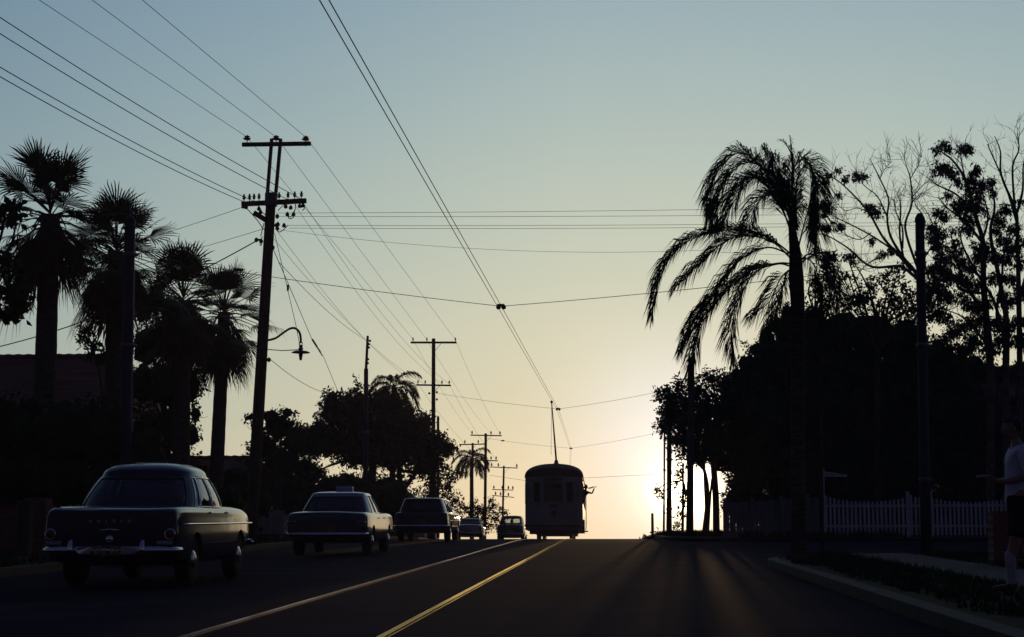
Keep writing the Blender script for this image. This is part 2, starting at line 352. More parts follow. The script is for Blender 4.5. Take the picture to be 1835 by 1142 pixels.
def crown_mesh(blobs, Y, leaf, dens, n=7, core=.72, thick=.8, droop=.3, yj=.5, shell=.45, wr=.5):
    """blobs (px, py, r_px[, r_y_px]) at depth Y -> numpy verts, quads of leaf clusters, and solid cores"""
    Vs, Fs, off = [], [], 0; cores = []
    for b in blobs:
        px, py, r = b[:3]; ry = b[3] if len(b) > 3 else r
        yy = Y + rng.uniform(-yj, yj)*r/S(Y); c = np.array(P(px, py, yy)); rm, rz = r/S(Y), ry/S(Y)
        m = max(8, int(dens*(rm*rz)*26/(leaf/.13)**1.5))
        d = unit(rng.normal(size=(m, 3))); rad = rng.uniform(shell**1.6, 1.0, m)**.62*np.where(rng.random(m) < .12, 1.18, 1.0)
        wob = 1 + .22*np.sin(d[:, 0]*6+px)*np.sin(d[:, 2]*5+py) + .14*np.sin(d[:, 2]*11+d[:, 0]*9+px)
        pts = c + d*(rad*wob)[:, None]*np.array([rm, rm*thick, rz])
        v, f = clusters(pts, n, leaf*1.15, leaf, droop, wr); Vs.append(v); Fs.append(f+off); off += len(v)
        if core: cores.append((c, rm*core*.9, rm*core*thick*.9, rz*core*.9))
    V = np.concatenate(Vs); Fc = np.concatenate(Fs)
    if cores:                                # the dense inside of the crown: leaves packed solid
        for c, a, b_, d_ in cores:
            v, f = ico((0, 0, 0), 1, 3, .16); v = np.array(v)*np.array([a, b_, d_])+c
            f = np.array([[q[0], q[1], q[2], q[2]] for q in f]); Fs.append(f); 
            tri = f[:, :3]; cen = v[tri].mean(1)
            Vs.append(v)
    return Vs, Fs
def build_leafmass(name, blobs, Y, m, parent, **k):
    Vs, Fs = crown_mesh(blobs, Y, **k); V = []; Q = []; T = []; off = 0
    nb = len(blobs)
    for i, (v, f) in enumerate(zip(Vs, Fs)):
        if i < nb: Q.append(f); V.append(v); off += len(v)
        else: T.append(f[:, :3]+off); V.append(v); off += len(v)
    V = np.concatenate(V); o = base_of(parent) if parent else Vector((0, 0, 0)); V = V-np.array(o)
    Q = np.concatenate(Q); me = bpy.data.meshes.new(name); me.vertices.add(len(V)); me.vertices.foreach_set('co', V.astype(np.float32).ravel())
    loops = [Q.ravel()]; starts = [np.arange(len(Q))*4]; tot = Q.size
    if T: T = np.concatenate(T); loops.append(T.ravel()); starts.append(tot+np.arange(len(T))*3); tot += T.size
    me.loops.add(tot); me.loops.foreach_set('vertex_index', np.concatenate(loops).astype(np.int32))
    st = np.concatenate(starts).astype(np.int32); me.polygons.add(len(st)); me.polygons.foreach_set('loop_start', st); me.update(calc_edges=True); me.validate()
    return link(name, me, m, parent)
def smooth_path(pts, n=5):
    pts = [Vector(p) for p in pts]; out = []
    for i in range(len(pts)-1):
        p0, p1, p2, p3 = pts[max(i-1, 0)], pts[i], pts[i+1], pts[min(i+2, len(pts)-1)]
        for k in range(n):
            t = k/n; out.append(.5*((2*p1) + (p2-p0)*t + (2*p0-5*p1+4*p2-p3)*t*t + (3*p1-3*p2+p0*1-p0*2+p3*1)*0 + (-p0+3*p1-3*p2+p3)*t**3))
    out.append(pts[-1]); return out
def lim(mb, pts, r0, r1, n=7, sub=4):
    q = smooth_path(pts, sub); k = len(q); mb.tube(q, [r0+(r1-r0)*i/(k-1) for i in range(k)], n); return q
def twigs(mb, q, r0, length, count, gen=2, up=.5, start=.25):
    """random twigs off a limb path q"""
    for _ in range(count):
        i = int(len(q)*(start+(1-start)*random.random()*.98)); i = min(i, len(q)-2); p = q[i]; t = (q[i+1]-q[i]).normalized()
        d = (t*.6 + Vector((random.gauss(0, 1), random.gauss(0, .8), random.gauss(0, 1)))*.55 + Vector((0, 0, up*.5))).normalized()
        pts = [p.copy()]; L_ = length*random.uniform(.4, 1.2)
        for k in range(4):
            d = (d + Vector((random.gauss(0, .25), random.gauss(0, .2), random.gauss(0, .25)+up*.12))).normalized(); pts.append(pts[-1]+d*L_/4)
        mb.tube(pts, [r0, r0*.8, r0*.65, r0*.5, r0*.35], 5)
        if gen > 1: twigs(mb, pts, r0*.6, length*.5, 3, gen-1, up, .2)
def gbase(px, Y, dz=.12):
    d = ray(px, 900); X = (d/d.y*Y).x; return Vector((X, Y, gz(Y)+dz))
def tree(name, label, cat, px, Y, blobs, trunks, leaf=.13, dens=10, m=None, bm_=None, group=None, core=.7, n=7, ybase=None, limbs=True, **k):
    b = gbase(px, Y); root = thing(name, label, cat, b, group); tm = MB()
    tops = []
    for path, r0, r1 in trunks:
        pts = [P(x, y, Y) for x, y in path]; pts[0].z = min(pts[0].z, b.z)
        q = lim(tm, pts, r0/S(Y), r1/S(Y), 9); tops.append(q)
    if limbs and trunks:
        for bb in blobs:
            c = P(bb[0], bb[1], Y); q = min(tops, key=lambda t: (t[-1]-c).length); a = q[int(len(q)*.7)]
            mid = (a+c)/2 + Vector((random.uniform(-.2, .2), random.uniform(-.3, .3), random.uniform(0, .3)))
            lq = lim(tm, [a, mid, c], trunks[0][2]/S(Y)*.8, .015, 6); twigs(tm, lq, .012, .5, 5, 1)
    if trunks: tm.build('trunk', bm_ or bark, root)
    build_leafmass('crown', blobs, Y, m or leafm, root, leaf=leaf, dens=dens, core=core, n=n, **k)
    return root

# ---- palms
def fan_frond(mb, base, d, pet, bl, nseg=24, droop=.3, spread=72):
    d = d.normalized(); side = d.cross(Vector((0, 0, 1)))
    if side.length < .1: side = Vector((1, 0, 0))
    side.normalize(); side = (side + Vector((random.gauss(0, .25), random.gauss(0, .25), random.gauss(0, .3)))).normalized()
    tip = base + d*pet + Vector((0, 0, -pet*droop*.3)); mb.tube([base, base+d*pet*.5, tip], [.022, .016, .012], 4)
    for k in range(nseg):
        a = math.radians(-spread + 2*spread*k/(nseg-1)); q = (d*math.cos(a) + side*math.sin(a)).normalized()
        L_ = bl*(1-.25*abs(a/1.5)**1.5)*random.uniform(.78, 1.15)
        nrm = q.cross(d.cross(side)).normalized(); w_ = .021
        p1 = tip + q*L_*.5 + Vector((0, 0, -droop*L_*.10)); p2 = tip + q*L_ + Vector((random.gauss(0, .03), random.gauss(0, .03), -droop*L_*random.uniform(.35, .8)))
        p15 = tip + q*L_*.78 + Vector((0, 0, -droop*L_*.25))
        V = [tip, p1+nrm*w_, p1-nrm*w_, p15+nrm*w_*.7, p15-nrm*w_*.7, p2]; mb.add(V, [(0, 1, 2), (1, 3, 4, 2), (3, 5, 4)])
def fan_palm(label, px, py, Y, pxb, R, trunk_w, skirt, nf=52, group='fan palms along the left footpath'):
    b = gbase(pxb, Y); root = thing('fan_palm', label, 'palm tree', b, group); s = S(Y)
    top = P(px, py, Y); tm = MB(); n = 26
    pts = [b.lerp(top, i/(n-1)) for i in range(n)]; pts[0].z -= .1
    tm.tube(pts, [trunk_w/2/s*(1.15 - .22*i/(n-1) + .03*(i % 2)) for i in range(n)], 14); tm.build('trunk', palmbark, root)
    for k in range(nf):
        e = math.radians(86 - 122*((k+.5)/nf)**.9 + random.gauss(0, 13)); a = k*2.399963 + random.uniform(-.5, .5)
        d = Vector((math.cos(e)*math.cos(a), math.cos(e)*math.sin(a), math.sin(e)))
        mb = MB(); u = random.uniform(.62, 1.2)
        fan_frond(mb, top+Vector((0, 0, -.15+.3*math.sin(e))), d, R*.52*u, R*.52*u, 22, .15 + .6*(1-math.sin(e))*.5 + random.uniform(0, .25))
        mb.build('frond', palmleaf, root)
    sk = MB()
    for k in range(int(44*skirt/1.2)):
        a = random.uniform(0, 6.283); t = random.random(); z0 = -skirt*.75*t
        rr = R*(.34-.2*t); d = Vector((math.cos(a)*.6, math.sin(a)*.6, -.9+.3*random.random()))
        fan_frond(sk, top+Vector((math.cos(a)*trunk_w/2/s, math.sin(a)*trunk_w/2/s, z0)), d, rr*.45, R*.5, 10, .9, 45)
    sk.build('dead_frond_skirt', deadleaf, root); return root
def feather_frond(path, mt, parent, name='frond', ll=.42, spacing=.028, r=.016, spread=.55, wl=.012):
    mb = MB(); q = smooth_path(path, 8); L_ = sum((q[i+1]-q[i]).length for i in range(len(q)-1)); k = len(q)
    mb.tube(q, [r*(1-.75*i/(k-1)) for i in range(k)], 5)
    n = int(L_/spacing); acc = 0; seg = [(q[i], q[i+1]) for i in range(k-1)]; cum = [0]
    for a, b in seg: cum.append(cum[-1]+(b-a).length)
    j = 0
    for i in range(n):
        t = (i+.5)/n; dd = t*cum[-1]
        while j < k-2 and cum[j+1] < dd: j += 1
        a, b = seg[j]; p = a.lerp(b, (dd-cum[j])/max(1e-6, cum[j+1]-cum[j])); tg = (b-a).normalized()
        if t < .13: continue
        side = tg.cross(Vector((0, 0, 1)))
        if side.length < .15: side = Vector((0, 1, 0))
        side.normalize(); upv = side.cross(tg)
        le = ll*(.45+.75*math.sin(math.pi*min(1, t*.92+.06))**.6)*random.uniform(.8, 1.15)
        for sg in (-1, 1):
            d = (tg*.75 + side*sg*spread*random.uniform(.7, 1.3) + upv*random.uniform(-.1, .45)).normalized()
            p1 = p + d*le*.45; d2 = (d*.75 + Vector((random.gauss(0, .10), random.gauss(0, .10), -.85))).normalized(); p2 = p1 + d2*le*.62
            w_ = wl; nn = d.cross(Vector((random.gauss(0, 1), random.gauss(0, 1), random.gauss(0, 1)))).normalized()*w_
            mb.add([p, p1+nn, p1-nn, p2], [(0, 1, 2), (1, 3, 2)])
    return mb.build(name, mt, parent)

# ------------------------------------------------------------------ palms
fan_palm('tall fan palm with a thick bare trunk, leftmost and tallest palm', 90, 386, 39, 75, 1.74, 38, 1.6)
fan_palm('second fan palm, behind the round steel pole, shorter than the leftmost palm', 208, 452, 44, 202, 1.86, 33, 1.6)
fan_palm('third fan palm, half buried in shrubs between two other palms', 328, 540, 51, 325, 1.85, 30, 1.5)
fan_palm('rightmost fan palm with a slim bare trunk beside the wooden power pole', 402, 560, 55, 384, 1.85, 24, 2.0)

# near feather palm on the right
Yp = 27.6; b = gbase(1430, Yp); fp = thing('feather_palm', 'large feather palm with long drooping fronds on the right verge', 'palm tree', b)
tm = MB(); pp = [P(x, y, Yp) for x, y in ((1431, 1010), (1431, 900), (1430, 760), (1430, 640), (1430, 560), (1427, 500), (1425, 455), (1419, 405), (1417, 370))]; pp[0] = b-Vector((0, 0, .1))
wds = [15.5, 13, 12.6, 12.6, 12.4, 13.5, 11, 6, 3]; q = smooth_path(pp, 6); rad = np.interp(np.linspace(0, 8, len(q)), range(9), wds)/S(Yp)
tm.tube(q, [float(r)*(1+.02*(i % 2)) for i, r in enumerate(rad)], 14); tm.build('trunk', palmbark, fp)
FR = [([(665, 480), (610, 330), (545, 200), (450, 128), (370, 180), (318, 290), (325, 440)], -.5),
      ([(668, 470), (625, 320), (570, 215), (480, 170), (405, 215), (350, 320), (345, 430)], .6),
      ([(668, 450), (640, 330), (590, 260), (510, 235), (440, 300), (395, 380), (365, 440)], -.9),
      ([(668, 450), (640, 330), (600, 240), (570, 170), (548, 118)], .2), ([(668, 450), (650, 330), (625, 240), (600, 180), (585, 150)], -.3),
      ([(660, 560), (580, 500), (480, 460), (340, 465), (200, 520), (110, 640), (70, 810)], -.5),
      ([(655, 575), (590, 515), (500, 485), (390, 500), (270, 600), (170, 700)], .7),
      ([(650, 560), (560, 532), (450, 580), (350, 700), (245, 850), (200, 960)], .3),
      ([(655, 600), (600, 600), (500, 625), (385, 720), (295, 830), (255, 950), (238, 1075)], -.7),
      ([(650, 610), (600, 603), (500, 645), (430, 780), (408, 900), (420, 1010)], .5),
      ([(640, 640), (620, 720), (590, 820), (560, 880)], .1), ([(650, 630), (612, 670), (570, 760), (500, 820)], .9),
      ([(680, 450), (668, 300), (663, 160), (655, 60)], 0), ([(672, 260), (665, 150), (640, 95), (612, 72)], .1),
      ([(685, 440), (668, 310), (665, 210), (705, 158), (750, 200), (768, 300), (768, 450)], .5),
      ([(688, 460), (680, 330), (690, 230), (725, 190), (762, 250), (775, 350), (760, 470)], -.6),
      ([(690, 540), (712, 450), (735, 380), (760, 400), (778, 520)], .7),
      ([(690, 600), (740, 560), (800, 600), (848, 700), (860, 770)], -.5), ([(692, 610), (730, 580), (765, 620), (790, 700), (800, 770)], .6),
      ([(668, 470), (600, 330), (520, 240), (430, 260), (370, 340), (300, 330)], 1.1),
      ([(675, 450), (650, 360), (610, 310), (540, 320), (490, 400), (470, 450)], -1.2)]
for k, (path, dy) in enumerate(FR):
    n = len(path); pts = [P(1140+x/2.379, 220+y/2.379, Yp+dy*math.sin(math.pi*.5*i/(n-1))) for i, (x, y) in enumerate(path)]
    spear = k in (12, 13)
    feather_frond(pts, palmleaf, fp, ll=.18 if spear else .50, spacing=.04 if spear else .013, wl=.0085, spread=.25 if spear else .5)
def small_feather(label, px, py, Y, base_px, R, n, group):
    b = gbase(base_px, Y); root = thing('feather_palm', label, 'palm tree', b); top = P(px, py, Y)
    tm = MB(); tm.tube([b-Vector((0, 0, .1)), b.lerp(top, .5), top], [.16, .14, .12], 10); tm.build('trunk', palmbark, root)
    for k in range(n):
        a = k*2.4; e = math.radians(75-95*(k/n)); d = Vector((math.cos(a)*math.cos(e), math.sin(a)*math.cos(e)*.8, math.sin(e)))
        pts = [top]; dd = d.copy()
        for _ in range(5): dd = (dd+Vector((0, 0, -.42))).normalized(); pts.append(pts[-1]+dd*R/4.2)
        feather_frond(pts, palmleaf, root, ll=.5, spacing=.026, spread=.6, wl=.02)
    return root
small_feather('small feather palm rising out of the big roadside tree', 706, 694, 80, 702, 1.25, 15, None)
small_feather('distant drooping feather palm in front of a bare power pole', 845, 822, 118, 846, 1.25, 18, None)

# ------------------------------------------------------------------ broadleaf trees and hedges
tree('broadleaf_tree', 'dense dark roadside tree spreading behind the second and third cars', 'tree', 668, 78,
     [(545, 800, 24, 26), (562, 775, 20, 20), (570, 800, 28, 24), (558, 850, 30, 22), (700, 868, 40, 16), (650, 866, 40, 16), (600, 742, 38, 36), (596, 715, 16, 18), (640, 735, 46), (690, 725, 38, 32), (720, 755, 45), (660, 780, 60, 45), (735, 790, 48, 40), (775, 800, 32), (760, 760, 22), (610, 795, 40, 32), (575, 775, 24), (700, 820, 46, 28), (762, 832, 38, 26), (640, 822, 38, 20), (800, 805, 18, 16)],
     [([(668, 965), (664, 900), (668, 840), (672, 790)], 10, 6), ([(735, 965), (728, 900), (715, 850), (722, 800)], 7, 4), ([(700, 965), (712, 900), (740, 855), (760, 830)], 5, 3), ([(772, 965), (774, 890), (775, 800)], 7, 4)], leaf=.17, dens=18, core=.68)
tree('broadleaf_tree', 'rounded dark tree just right of the wooden power pole', 'tree', 500, 66,
     [(500, 765, 38, 30), (470, 800, 34, 32), (530, 790, 36, 36), (505, 830, 48, 38), (515, 740, 14, 12), (448, 748, 12, 7), (455, 830, 26, 26), (545, 840, 30, 28), (485, 745, 20, 14)],
     [([(500, 965), (498, 880), (502, 820)], 9, 5), ([(478, 965), (480, 890), (470, 830)], 5, 3)], leaf=.16, dens=9)
tree('shrub', 'dark shrubs in the yards behind the taxi and wagon', 'shrub', 600, 72,
     [(470, 880, 40, 45), (530, 885, 45, 45), (590, 890, 45, 42), (645, 895, 45, 40), (700, 895, 42, 38), (560, 920, 60, 40), (660, 925, 60, 35), (615, 868, 30, 22)], [([(600, 966), (602, 930), (600, 900)], 4, 2)], leaf=.15, dens=7, core=.86, m=leafh)
tree('broadleaf_tree', 'loose feathery tree at the crest right of the wagon, sky showing through', 'tree', 795, 84,
     [(790, 862, 30, 22), (770, 880, 28, 22), (815, 850, 20, 14), (805, 890, 24, 18), (765, 850, 20, 16), (745, 905, 25, 25), (780, 910, 26, 22), (820, 905, 16, 14)],
     [([(772, 966), (776, 910), (790, 862)], 4, 2)], leaf=.16, dens=7, core=0)
tree('shrub', 'sunlit straggly shrub along the crest behind the white car', 'shrub', 868, 92,
     [(850, 915, 20, 18), (835, 920, 16, 16), (868, 925, 20, 20), (885, 915, 14, 14), (895, 935, 14, 16), (860, 945, 26, 16), (880, 898, 8, 10), (905, 920, 7, 8), (842, 945, 22, 16)],
     [([(868, 966), (868, 930), (866, 915)], 2.5, 1.5)], leaf=.15, dens=7, core=0)
# left yards
tree('garden_shrub', 'wall of dark shrubs and creeper between the second and rightmost fan palms', 'shrub', 290, 53,
     [(258, 555, 20, 34), (280, 540, 22, 34), (305, 560, 26, 40), (340, 565, 22, 36), (365, 600, 16, 34), (360, 640, 20, 30), (265, 620, 34, 50), (300, 600, 36, 55), (335, 620, 30, 50), (255, 690, 40, 50), (300, 690, 45, 60), (340, 690, 28, 45), (270, 780, 60, 60), (320, 780, 28, 60), (345, 780, 16, 28), (350, 742, 14, 18), (225, 800, 30, 70), (335, 835, 30, 25), (360, 845, 16, 18), (300, 850, 60, 50)],
     [([(300, 975), (298, 850), (300, 740)], 9, 5)], leaf=.13, dens=8, core=.72)
tree('garden_shrub', 'slender leafy sapling against the sky beside the second fan palm', 'shrub', 172, 46,
     [(160, 600, 14, 12), (172, 618, 18, 16), (150, 590, 9, 6), (185, 640, 16, 18), (148, 612, 8, 6), (165, 640, 14, 10)],
     [([(186, 975), (184, 760), (180, 680), (165, 620), (150, 585)], 3, 1)], leaf=.15, dens=9, core=0, limbs=False)
tree('hedge', 'high dark hedge filling the front yards behind the black sedan', 'hedge', 120, 37,
     [(-20, 790, 80), (50, 780, 75, 70), (120, 780, 75, 75), (190, 790, 70, 70), (250, 820, 60, 70), (330, 890, 70, 50), (400, 905, 50, 40), (0, 860, 90, 60), (100, 860, 90, 60), (200, 870, 90, 65), (290, 880, 70, 60), (60, 730, 30, 20), (-10, 730, 40, 25), (165, 738, 25, 20)],
     [([(120, 985), (121, 900), (120, 800)], 6, 4)], leaf=.12, dens=6, core=.86, m=leafh, yj=.3)
tree('hedge', 'trimmed dark hedge beside the wooden power pole', 'hedge', 425, 60,
     [(405, 890, 34, 40), (440, 885, 34, 45), (415, 930, 50, 35), (468, 900, 26, 34), (420, 850, 22, 16)], [([(425, 970), (425, 930), (424, 890)], 3, 2)], leaf=.13, dens=7, core=.85, m=leafh)
tree('broadleaf_tree', 'big leaved branch hanging in from the left frame edge', 'tree', -60, 30,
     [(8, 372, 22, 20), (30, 388, 20, 9), (-5, 392, 24, 20), (10, 470, 22, 24), (32, 490, 12, 22), (0, 520, 30, 26), (28, 525, 16, 14), (-10, 560, 40, 26), (15, 572, 20, 12), (35, 546, 18, 6), (44, 548, 10, 5), (-40, 480, 50, 90)],
     [([(-60, 1010), (-58, 800), (-50, 600), (-30, 480), (0, 380)], 16, 5), ([(-50, 600), (-10, 560), (40, 548)], 4, 1.2)], leaf=.13, dens=5, n=8, core=.45, wr=.75, limbs=True)

# right side
tree('broadleaf_tree', 'leafy street tree with the sun blazing behind its lower trunks', 'tree', 1272, 61,
     [(1228, 720, 30, 26), (1235, 790, 40, 30), (1262, 730, 36, 32), (1300, 715, 30, 26), (1290, 790, 44, 40), (1330, 810, 40, 50), (1345, 760, 40, 60), (1200, 735, 24, 24), (1200, 712, 26, 22), (1215, 690, 12, 18), (1182, 702, 9, 7), (1215, 750, 36, 32), (1190, 765, 18, 18), (1250, 700, 24, 26), (1275, 680, 24, 20), (1300, 690, 24, 22), (1250, 760, 40, 40), (1290, 740, 42, 45), (1330, 760, 40, 50), (1270, 810, 42, 26), (1312, 820, 36, 36), (1210, 790, 22, 14), (1345, 850, 34, 34), (1240, 826, 20, 14), (1316, 862, 16, 18)],
     [([(1284, 972), (1283, 900), (1280, 850), (1276, 800)], 6.5, 5), ([(1260, 970), (1268, 890), (1264, 850), (1250, 810)], 4, 2.4), ([(1267, 888), (1276, 860), (1290, 835)], 2.4, 1.6), ([(1266, 870), (1262, 845), (1268, 820)], 2, 1.2)], leaf=.15, dens=11, core=.4)
tree('street_tree', 'thin straggly sapling between the posts at the sunlit corner', 'tree', 1222, 66,
     [(1218, 845, 12, 16), (1212, 870, 8, 12), (1222, 890, 10, 14), (1218, 925, 12, 12), (1215, 945, 8, 12), (1184, 890, 8, 10), (1178, 878, 5, 5)],
     [([(1223, 968), (1224, 900), (1224, 830)], 2.6, 2)], leaf=.13, dens=7, core=0, n=6)
tree('shrub', 'small ragged shrub at the foot of the short post on the crest', 'shrub', 1180, 68,
     [(1168, 962, 8, 5), (1178, 958, 9, 7), (1190, 961, 8, 5), (1156, 965, 5, 3)], [([(1178, 968), (1178, 962), (1178, 958)], 1, .6)], leaf=.12, dens=10, core=0, limbs=False)
tree('shrub', 'dark shrub against the end of the paling fence, backlit by the sun', 'shrub', 1315, 59,
     [(1310, 890, 16, 20), (1305, 915, 12, 16), (1318, 870, 18, 20), (1335, 880, 26, 22), (1345, 860, 30, 25)], [([(1312, 962), (1312, 930), (1312, 900)], 2, 1)], leaf=.13, dens=8, core=.6)
HB = [(1306, 690, 18, 18), (1312, 730, 24, 26), (1318, 770, 26, 30), (1740, 655, 30, 22), (1760, 668, 40, 22), (1800, 672, 40, 20), (1845, 665, 40, 24), (1491, 650, 40), (1404, 860, 50), (1525, 875, 56), (1450, 880, 60), (1440, 950, 60, 30), (1520, 950, 60, 30), (1600, 950, 60, 30), (1680, 950, 60, 30), (1770, 950, 60, 30), (1600, 880, 60), (1322, 672, 16, 16), (1338, 650, 18, 16), (1356, 628, 18, 16), (1374, 606, 18, 16), (1395, 585, 18, 18), (1420, 560, 22, 16), (1325, 720, 26, 40), (1335, 780, 30, 40), (1330, 830, 26, 40), (1960, 760, 100, 110), (2080, 780, 110, 110), (2220, 780, 120, 120), (2380, 780, 130, 120), (2560, 780, 140, 130), (2760, 780, 140, 140), (3000, 780, 160, 150), (1340, 900, 44, 60), (1400, 915, 60, 50), (1480, 915, 60, 52), (1560, 915, 60, 52), (1640, 915, 60, 52), (1720, 915, 60, 52), (1800, 915, 60, 52), (1870, 900, 60, 60), (1430, 780, 70, 70), (1540, 660, 60, 50), (1620, 670, 60, 50), (1540, 780, 90, 70), (1660, 790, 90, 70), (1650, 700, 70, 60), (1760, 800, 80, 70), (1430, 700, 60, 60), (1345, 700, 46, 52), (1385, 650, 52, 50), (1440, 630, 60, 60), (1415, 590, 36, 34), (1455, 575, 36, 30), (1500, 600, 60, 50), (1560, 600, 60, 48), (1620, 615, 60, 48), (1680, 650, 56, 42), (1725, 690, 48, 40),  # blobs past the right edge are added, unseen, to darken the car-side reflections
      (1380, 740, 70, 70), (1480, 720, 90, 80), (1600, 720, 90, 80), (1700, 750, 80, 70), (1790, 760, 90, 60), (1380, 830, 70, 60), (1480, 840, 90, 60), (1600, 840, 90, 60), (1720, 840, 90, 60), (1820, 840, 90, 60), (1880, 760, 80, 80)]
tree('hedge', 'massive dark bank of shrubs behind the picket and paling fences', 'hedge', 1560, 66, HB, [([(1560, 965), (1562, 900), (1560, 800)], 9, 6)], leaf=.16, dens=9, core=.80, m=leafh, yj=.2)
tree('climbing_creeper', 'ball of creeper hanging beside the feather palm trunk', 'creeper', 1480, 29.5,
     [(1478, 478, 20, 22), (1488, 510, 20, 28), (1470, 520, 22, 30), (1485, 550, 18, 20), (1462, 500, 14, 22), (1460, 560, 26, 24), (1490, 462, 10, 8)], [([(1474, 1000), (1472, 700), (1474, 520)], 3, 1.5)], leaf=.085, dens=5, core=.3)
tree('broadleaf_tree', 'low leafy tree crown in front of the bare branches above the hedge', 'tree', 1570, 60,
     [(1520, 545, 22, 28), (1550, 520, 26, 26), (1595, 500, 28, 22), (1575, 545, 36, 26), (1620, 530, 32, 32), (1610, 485, 16, 14), (1512, 570, 18, 22), (1655, 560, 30, 30), (1625, 560, 40, 30), (1530, 470, 7, 10), (1518, 460, 12, 5), (1520, 495, 16, 8)],
     [([(1574, 965), (1572, 700), (1575, 590)], 6, 4)], leaf=.15, dens=7, core=0, n=7)
def Z8(pts): return [(1440+x/2.483, 220+y/2.483) for x, y in pts]
def branchy(name, label, cat, pxb, Y, limbs_, leafb, m_leaf, tw, leaf=.14, r_t=.016, thin=1.0):
    b = gbase(pxb, Y); root = thing(name, label, cat, b); tb = MB(); br = MB()
    for i, (pth, r0, r1) in enumerate(limbs_):
        z = Z8(pth); dy = random.uniform(-1.2, 1.2) if i else 0; n = len(z)
        if i == 0 or pth[0][1] > 1050: z = [(z[0][0], 968)] + z
        pts = [P(x, y, Y+dy*(k/max(1, n-1))) for k, (x, y) in enumerate(z)]
        q = lim(tb if r0 > 6 else br, pts, r0/S(Y)/2.483*thin, r1/S(Y)/2.483*thin, 8 if r0 > 6 else 6, 5)
        twigs(br, q, r_t, 1.0, tw[0], 2, .6, .25)
    tb.build('trunk', gumbark, root); br.build('branches', gumbark, root)
    bl = [(1440+x/2.483, 220+y/2.483, r/2.483*.95, r/2.483*.72) for x, y, r in leafb]
    build_leafmass('crown', bl, Y, m_leaf, root, leaf=leaf, dens=17, core=0, n=10, droop=1.5, wr=.36, yj=1.2, shell=.05); return root
BT = [([(530, 1100), (520, 900), (512, 760), (500, 670), (440, 600), (360, 520), (290, 400), (210, 310), (140, 250), (85, 235)], 17, 2.0),
      ([(500, 670), (430, 580), (385, 500), (372, 420), (378, 340), (340, 250), (310, 190), (295, 160)], 11, 1.8), ([(340, 250), (362, 205), (395, 172)], 3, 1),
      ([(500, 690), (430, 640), (300, 640), (200, 560), (110, 505), (60, 495)], 11, 2), ([(480, 660), (400, 570), (280, 490), (160, 430), (105, 400)], 8, 1.8),
      ([(450, 630), (428, 500), (432, 400), (430, 348)], 8, 4), ([(440, 560), (440, 470), (412, 400), (402, 340)], 7, 2),
      ([(505, 640), (452, 470), (482, 360), (475, 250), (460, 200), (445, 150)], 9, 1.6), ([(480, 360), (505, 330), (530, 312)], 4, 1.2),
      ([(480, 335), (520, 290), (560, 250), (590, 200)], 4, 1.4), ([(475, 250), (510, 190), (525, 150)], 3, 1), ([(300, 490), (250, 520), (190, 500), (150, 470)], 4, 1.4),
      ([(520, 700), (515, 560), (540, 440), (500, 370), (495, 350)], 8, 2), ([(290, 400), (240, 380), (180, 390), (130, 330)], 4, 1.2), ([(372, 420), (330, 330), (270, 280), (240, 230)], 5, 1.4),
      ([(330, 600), (270, 640), (230, 700)], 5, 1.5), ([(560, 700), (540, 600), (590, 520), (560, 420), (530, 370)], 6, 2)]
BL = [(110, 235, 30), (100, 260, 22), (190, 255, 24), (240, 232, 34), (265, 240, 24), (160, 205, 15), (300, 375, 36), (320, 400, 36), (90, 355, 36), (105, 385, 34), (95, 405, 24), (60, 465, 28), (110, 462, 34), (160, 458, 34), (350, 580, 28), (300, 525, 24), (200, 600, 22), (120, 590, 34), (100, 600, 24), (250, 780, 50), (380, 570, 24), (155, 320, 14)]
branchy('gum_tree', 'mostly bare spreading tree left of the tall dark pole', 'tree', 1650, 62, BT, BL, leafg, (11,), .13, .010, .72)
GT = [([(830, 1100), (815, 900), (800, 700), (800, 540), (760, 400), (722, 260), (665, 170), (612, 130)], 24, 3), ([(720, 260), (702, 165), (700, 120)], 5, 2), ([(760, 400), (680, 320), (600, 280), (560, 250)], 7, 2),
      ([(800, 540), (720, 440), (640, 380), (600, 330)], 9, 2), ([(900, 1100), (905, 900), (872, 700), (832, 500), (850, 380), (840, 280)], 22, 3), ([(962, 1100), (958, 800), (955, 650), (950, 450), (940, 380), (880, 235), (876, 130), (850, 60)], 18, 2),
      ([(950, 450), (900, 285), (835, 135), (818, 95)], 7, 2), ([(940, 380), (930, 200), (958, 120), (950, 45)], 7, 2), ([(950, 400), (975, 300), (978, 190), (1000, 120)], 8, 2),
      ([(810, 850), (720, 720), (655, 570), (560, 520)], 12, 2.5), ([(800, 760), (700, 740), (640, 640), (570, 600)], 8, 2), ([(880, 900), (840, 780), (760, 650), (700, 520), (720, 430)], 10, 3),
      ([(900, 960), (860, 860), (880, 700), (900, 560), (960, 480)], 10, 3), ([(800, 700), (790, 560), (820, 430), (800, 330), (770, 250)], 9, 2), ([(830, 1000), (760, 920), (700, 860), (620, 830)], 8, 2), ([(955, 800), (1000, 640), (1030, 480), (1020, 330), (1050, 200)], 10, 2)]
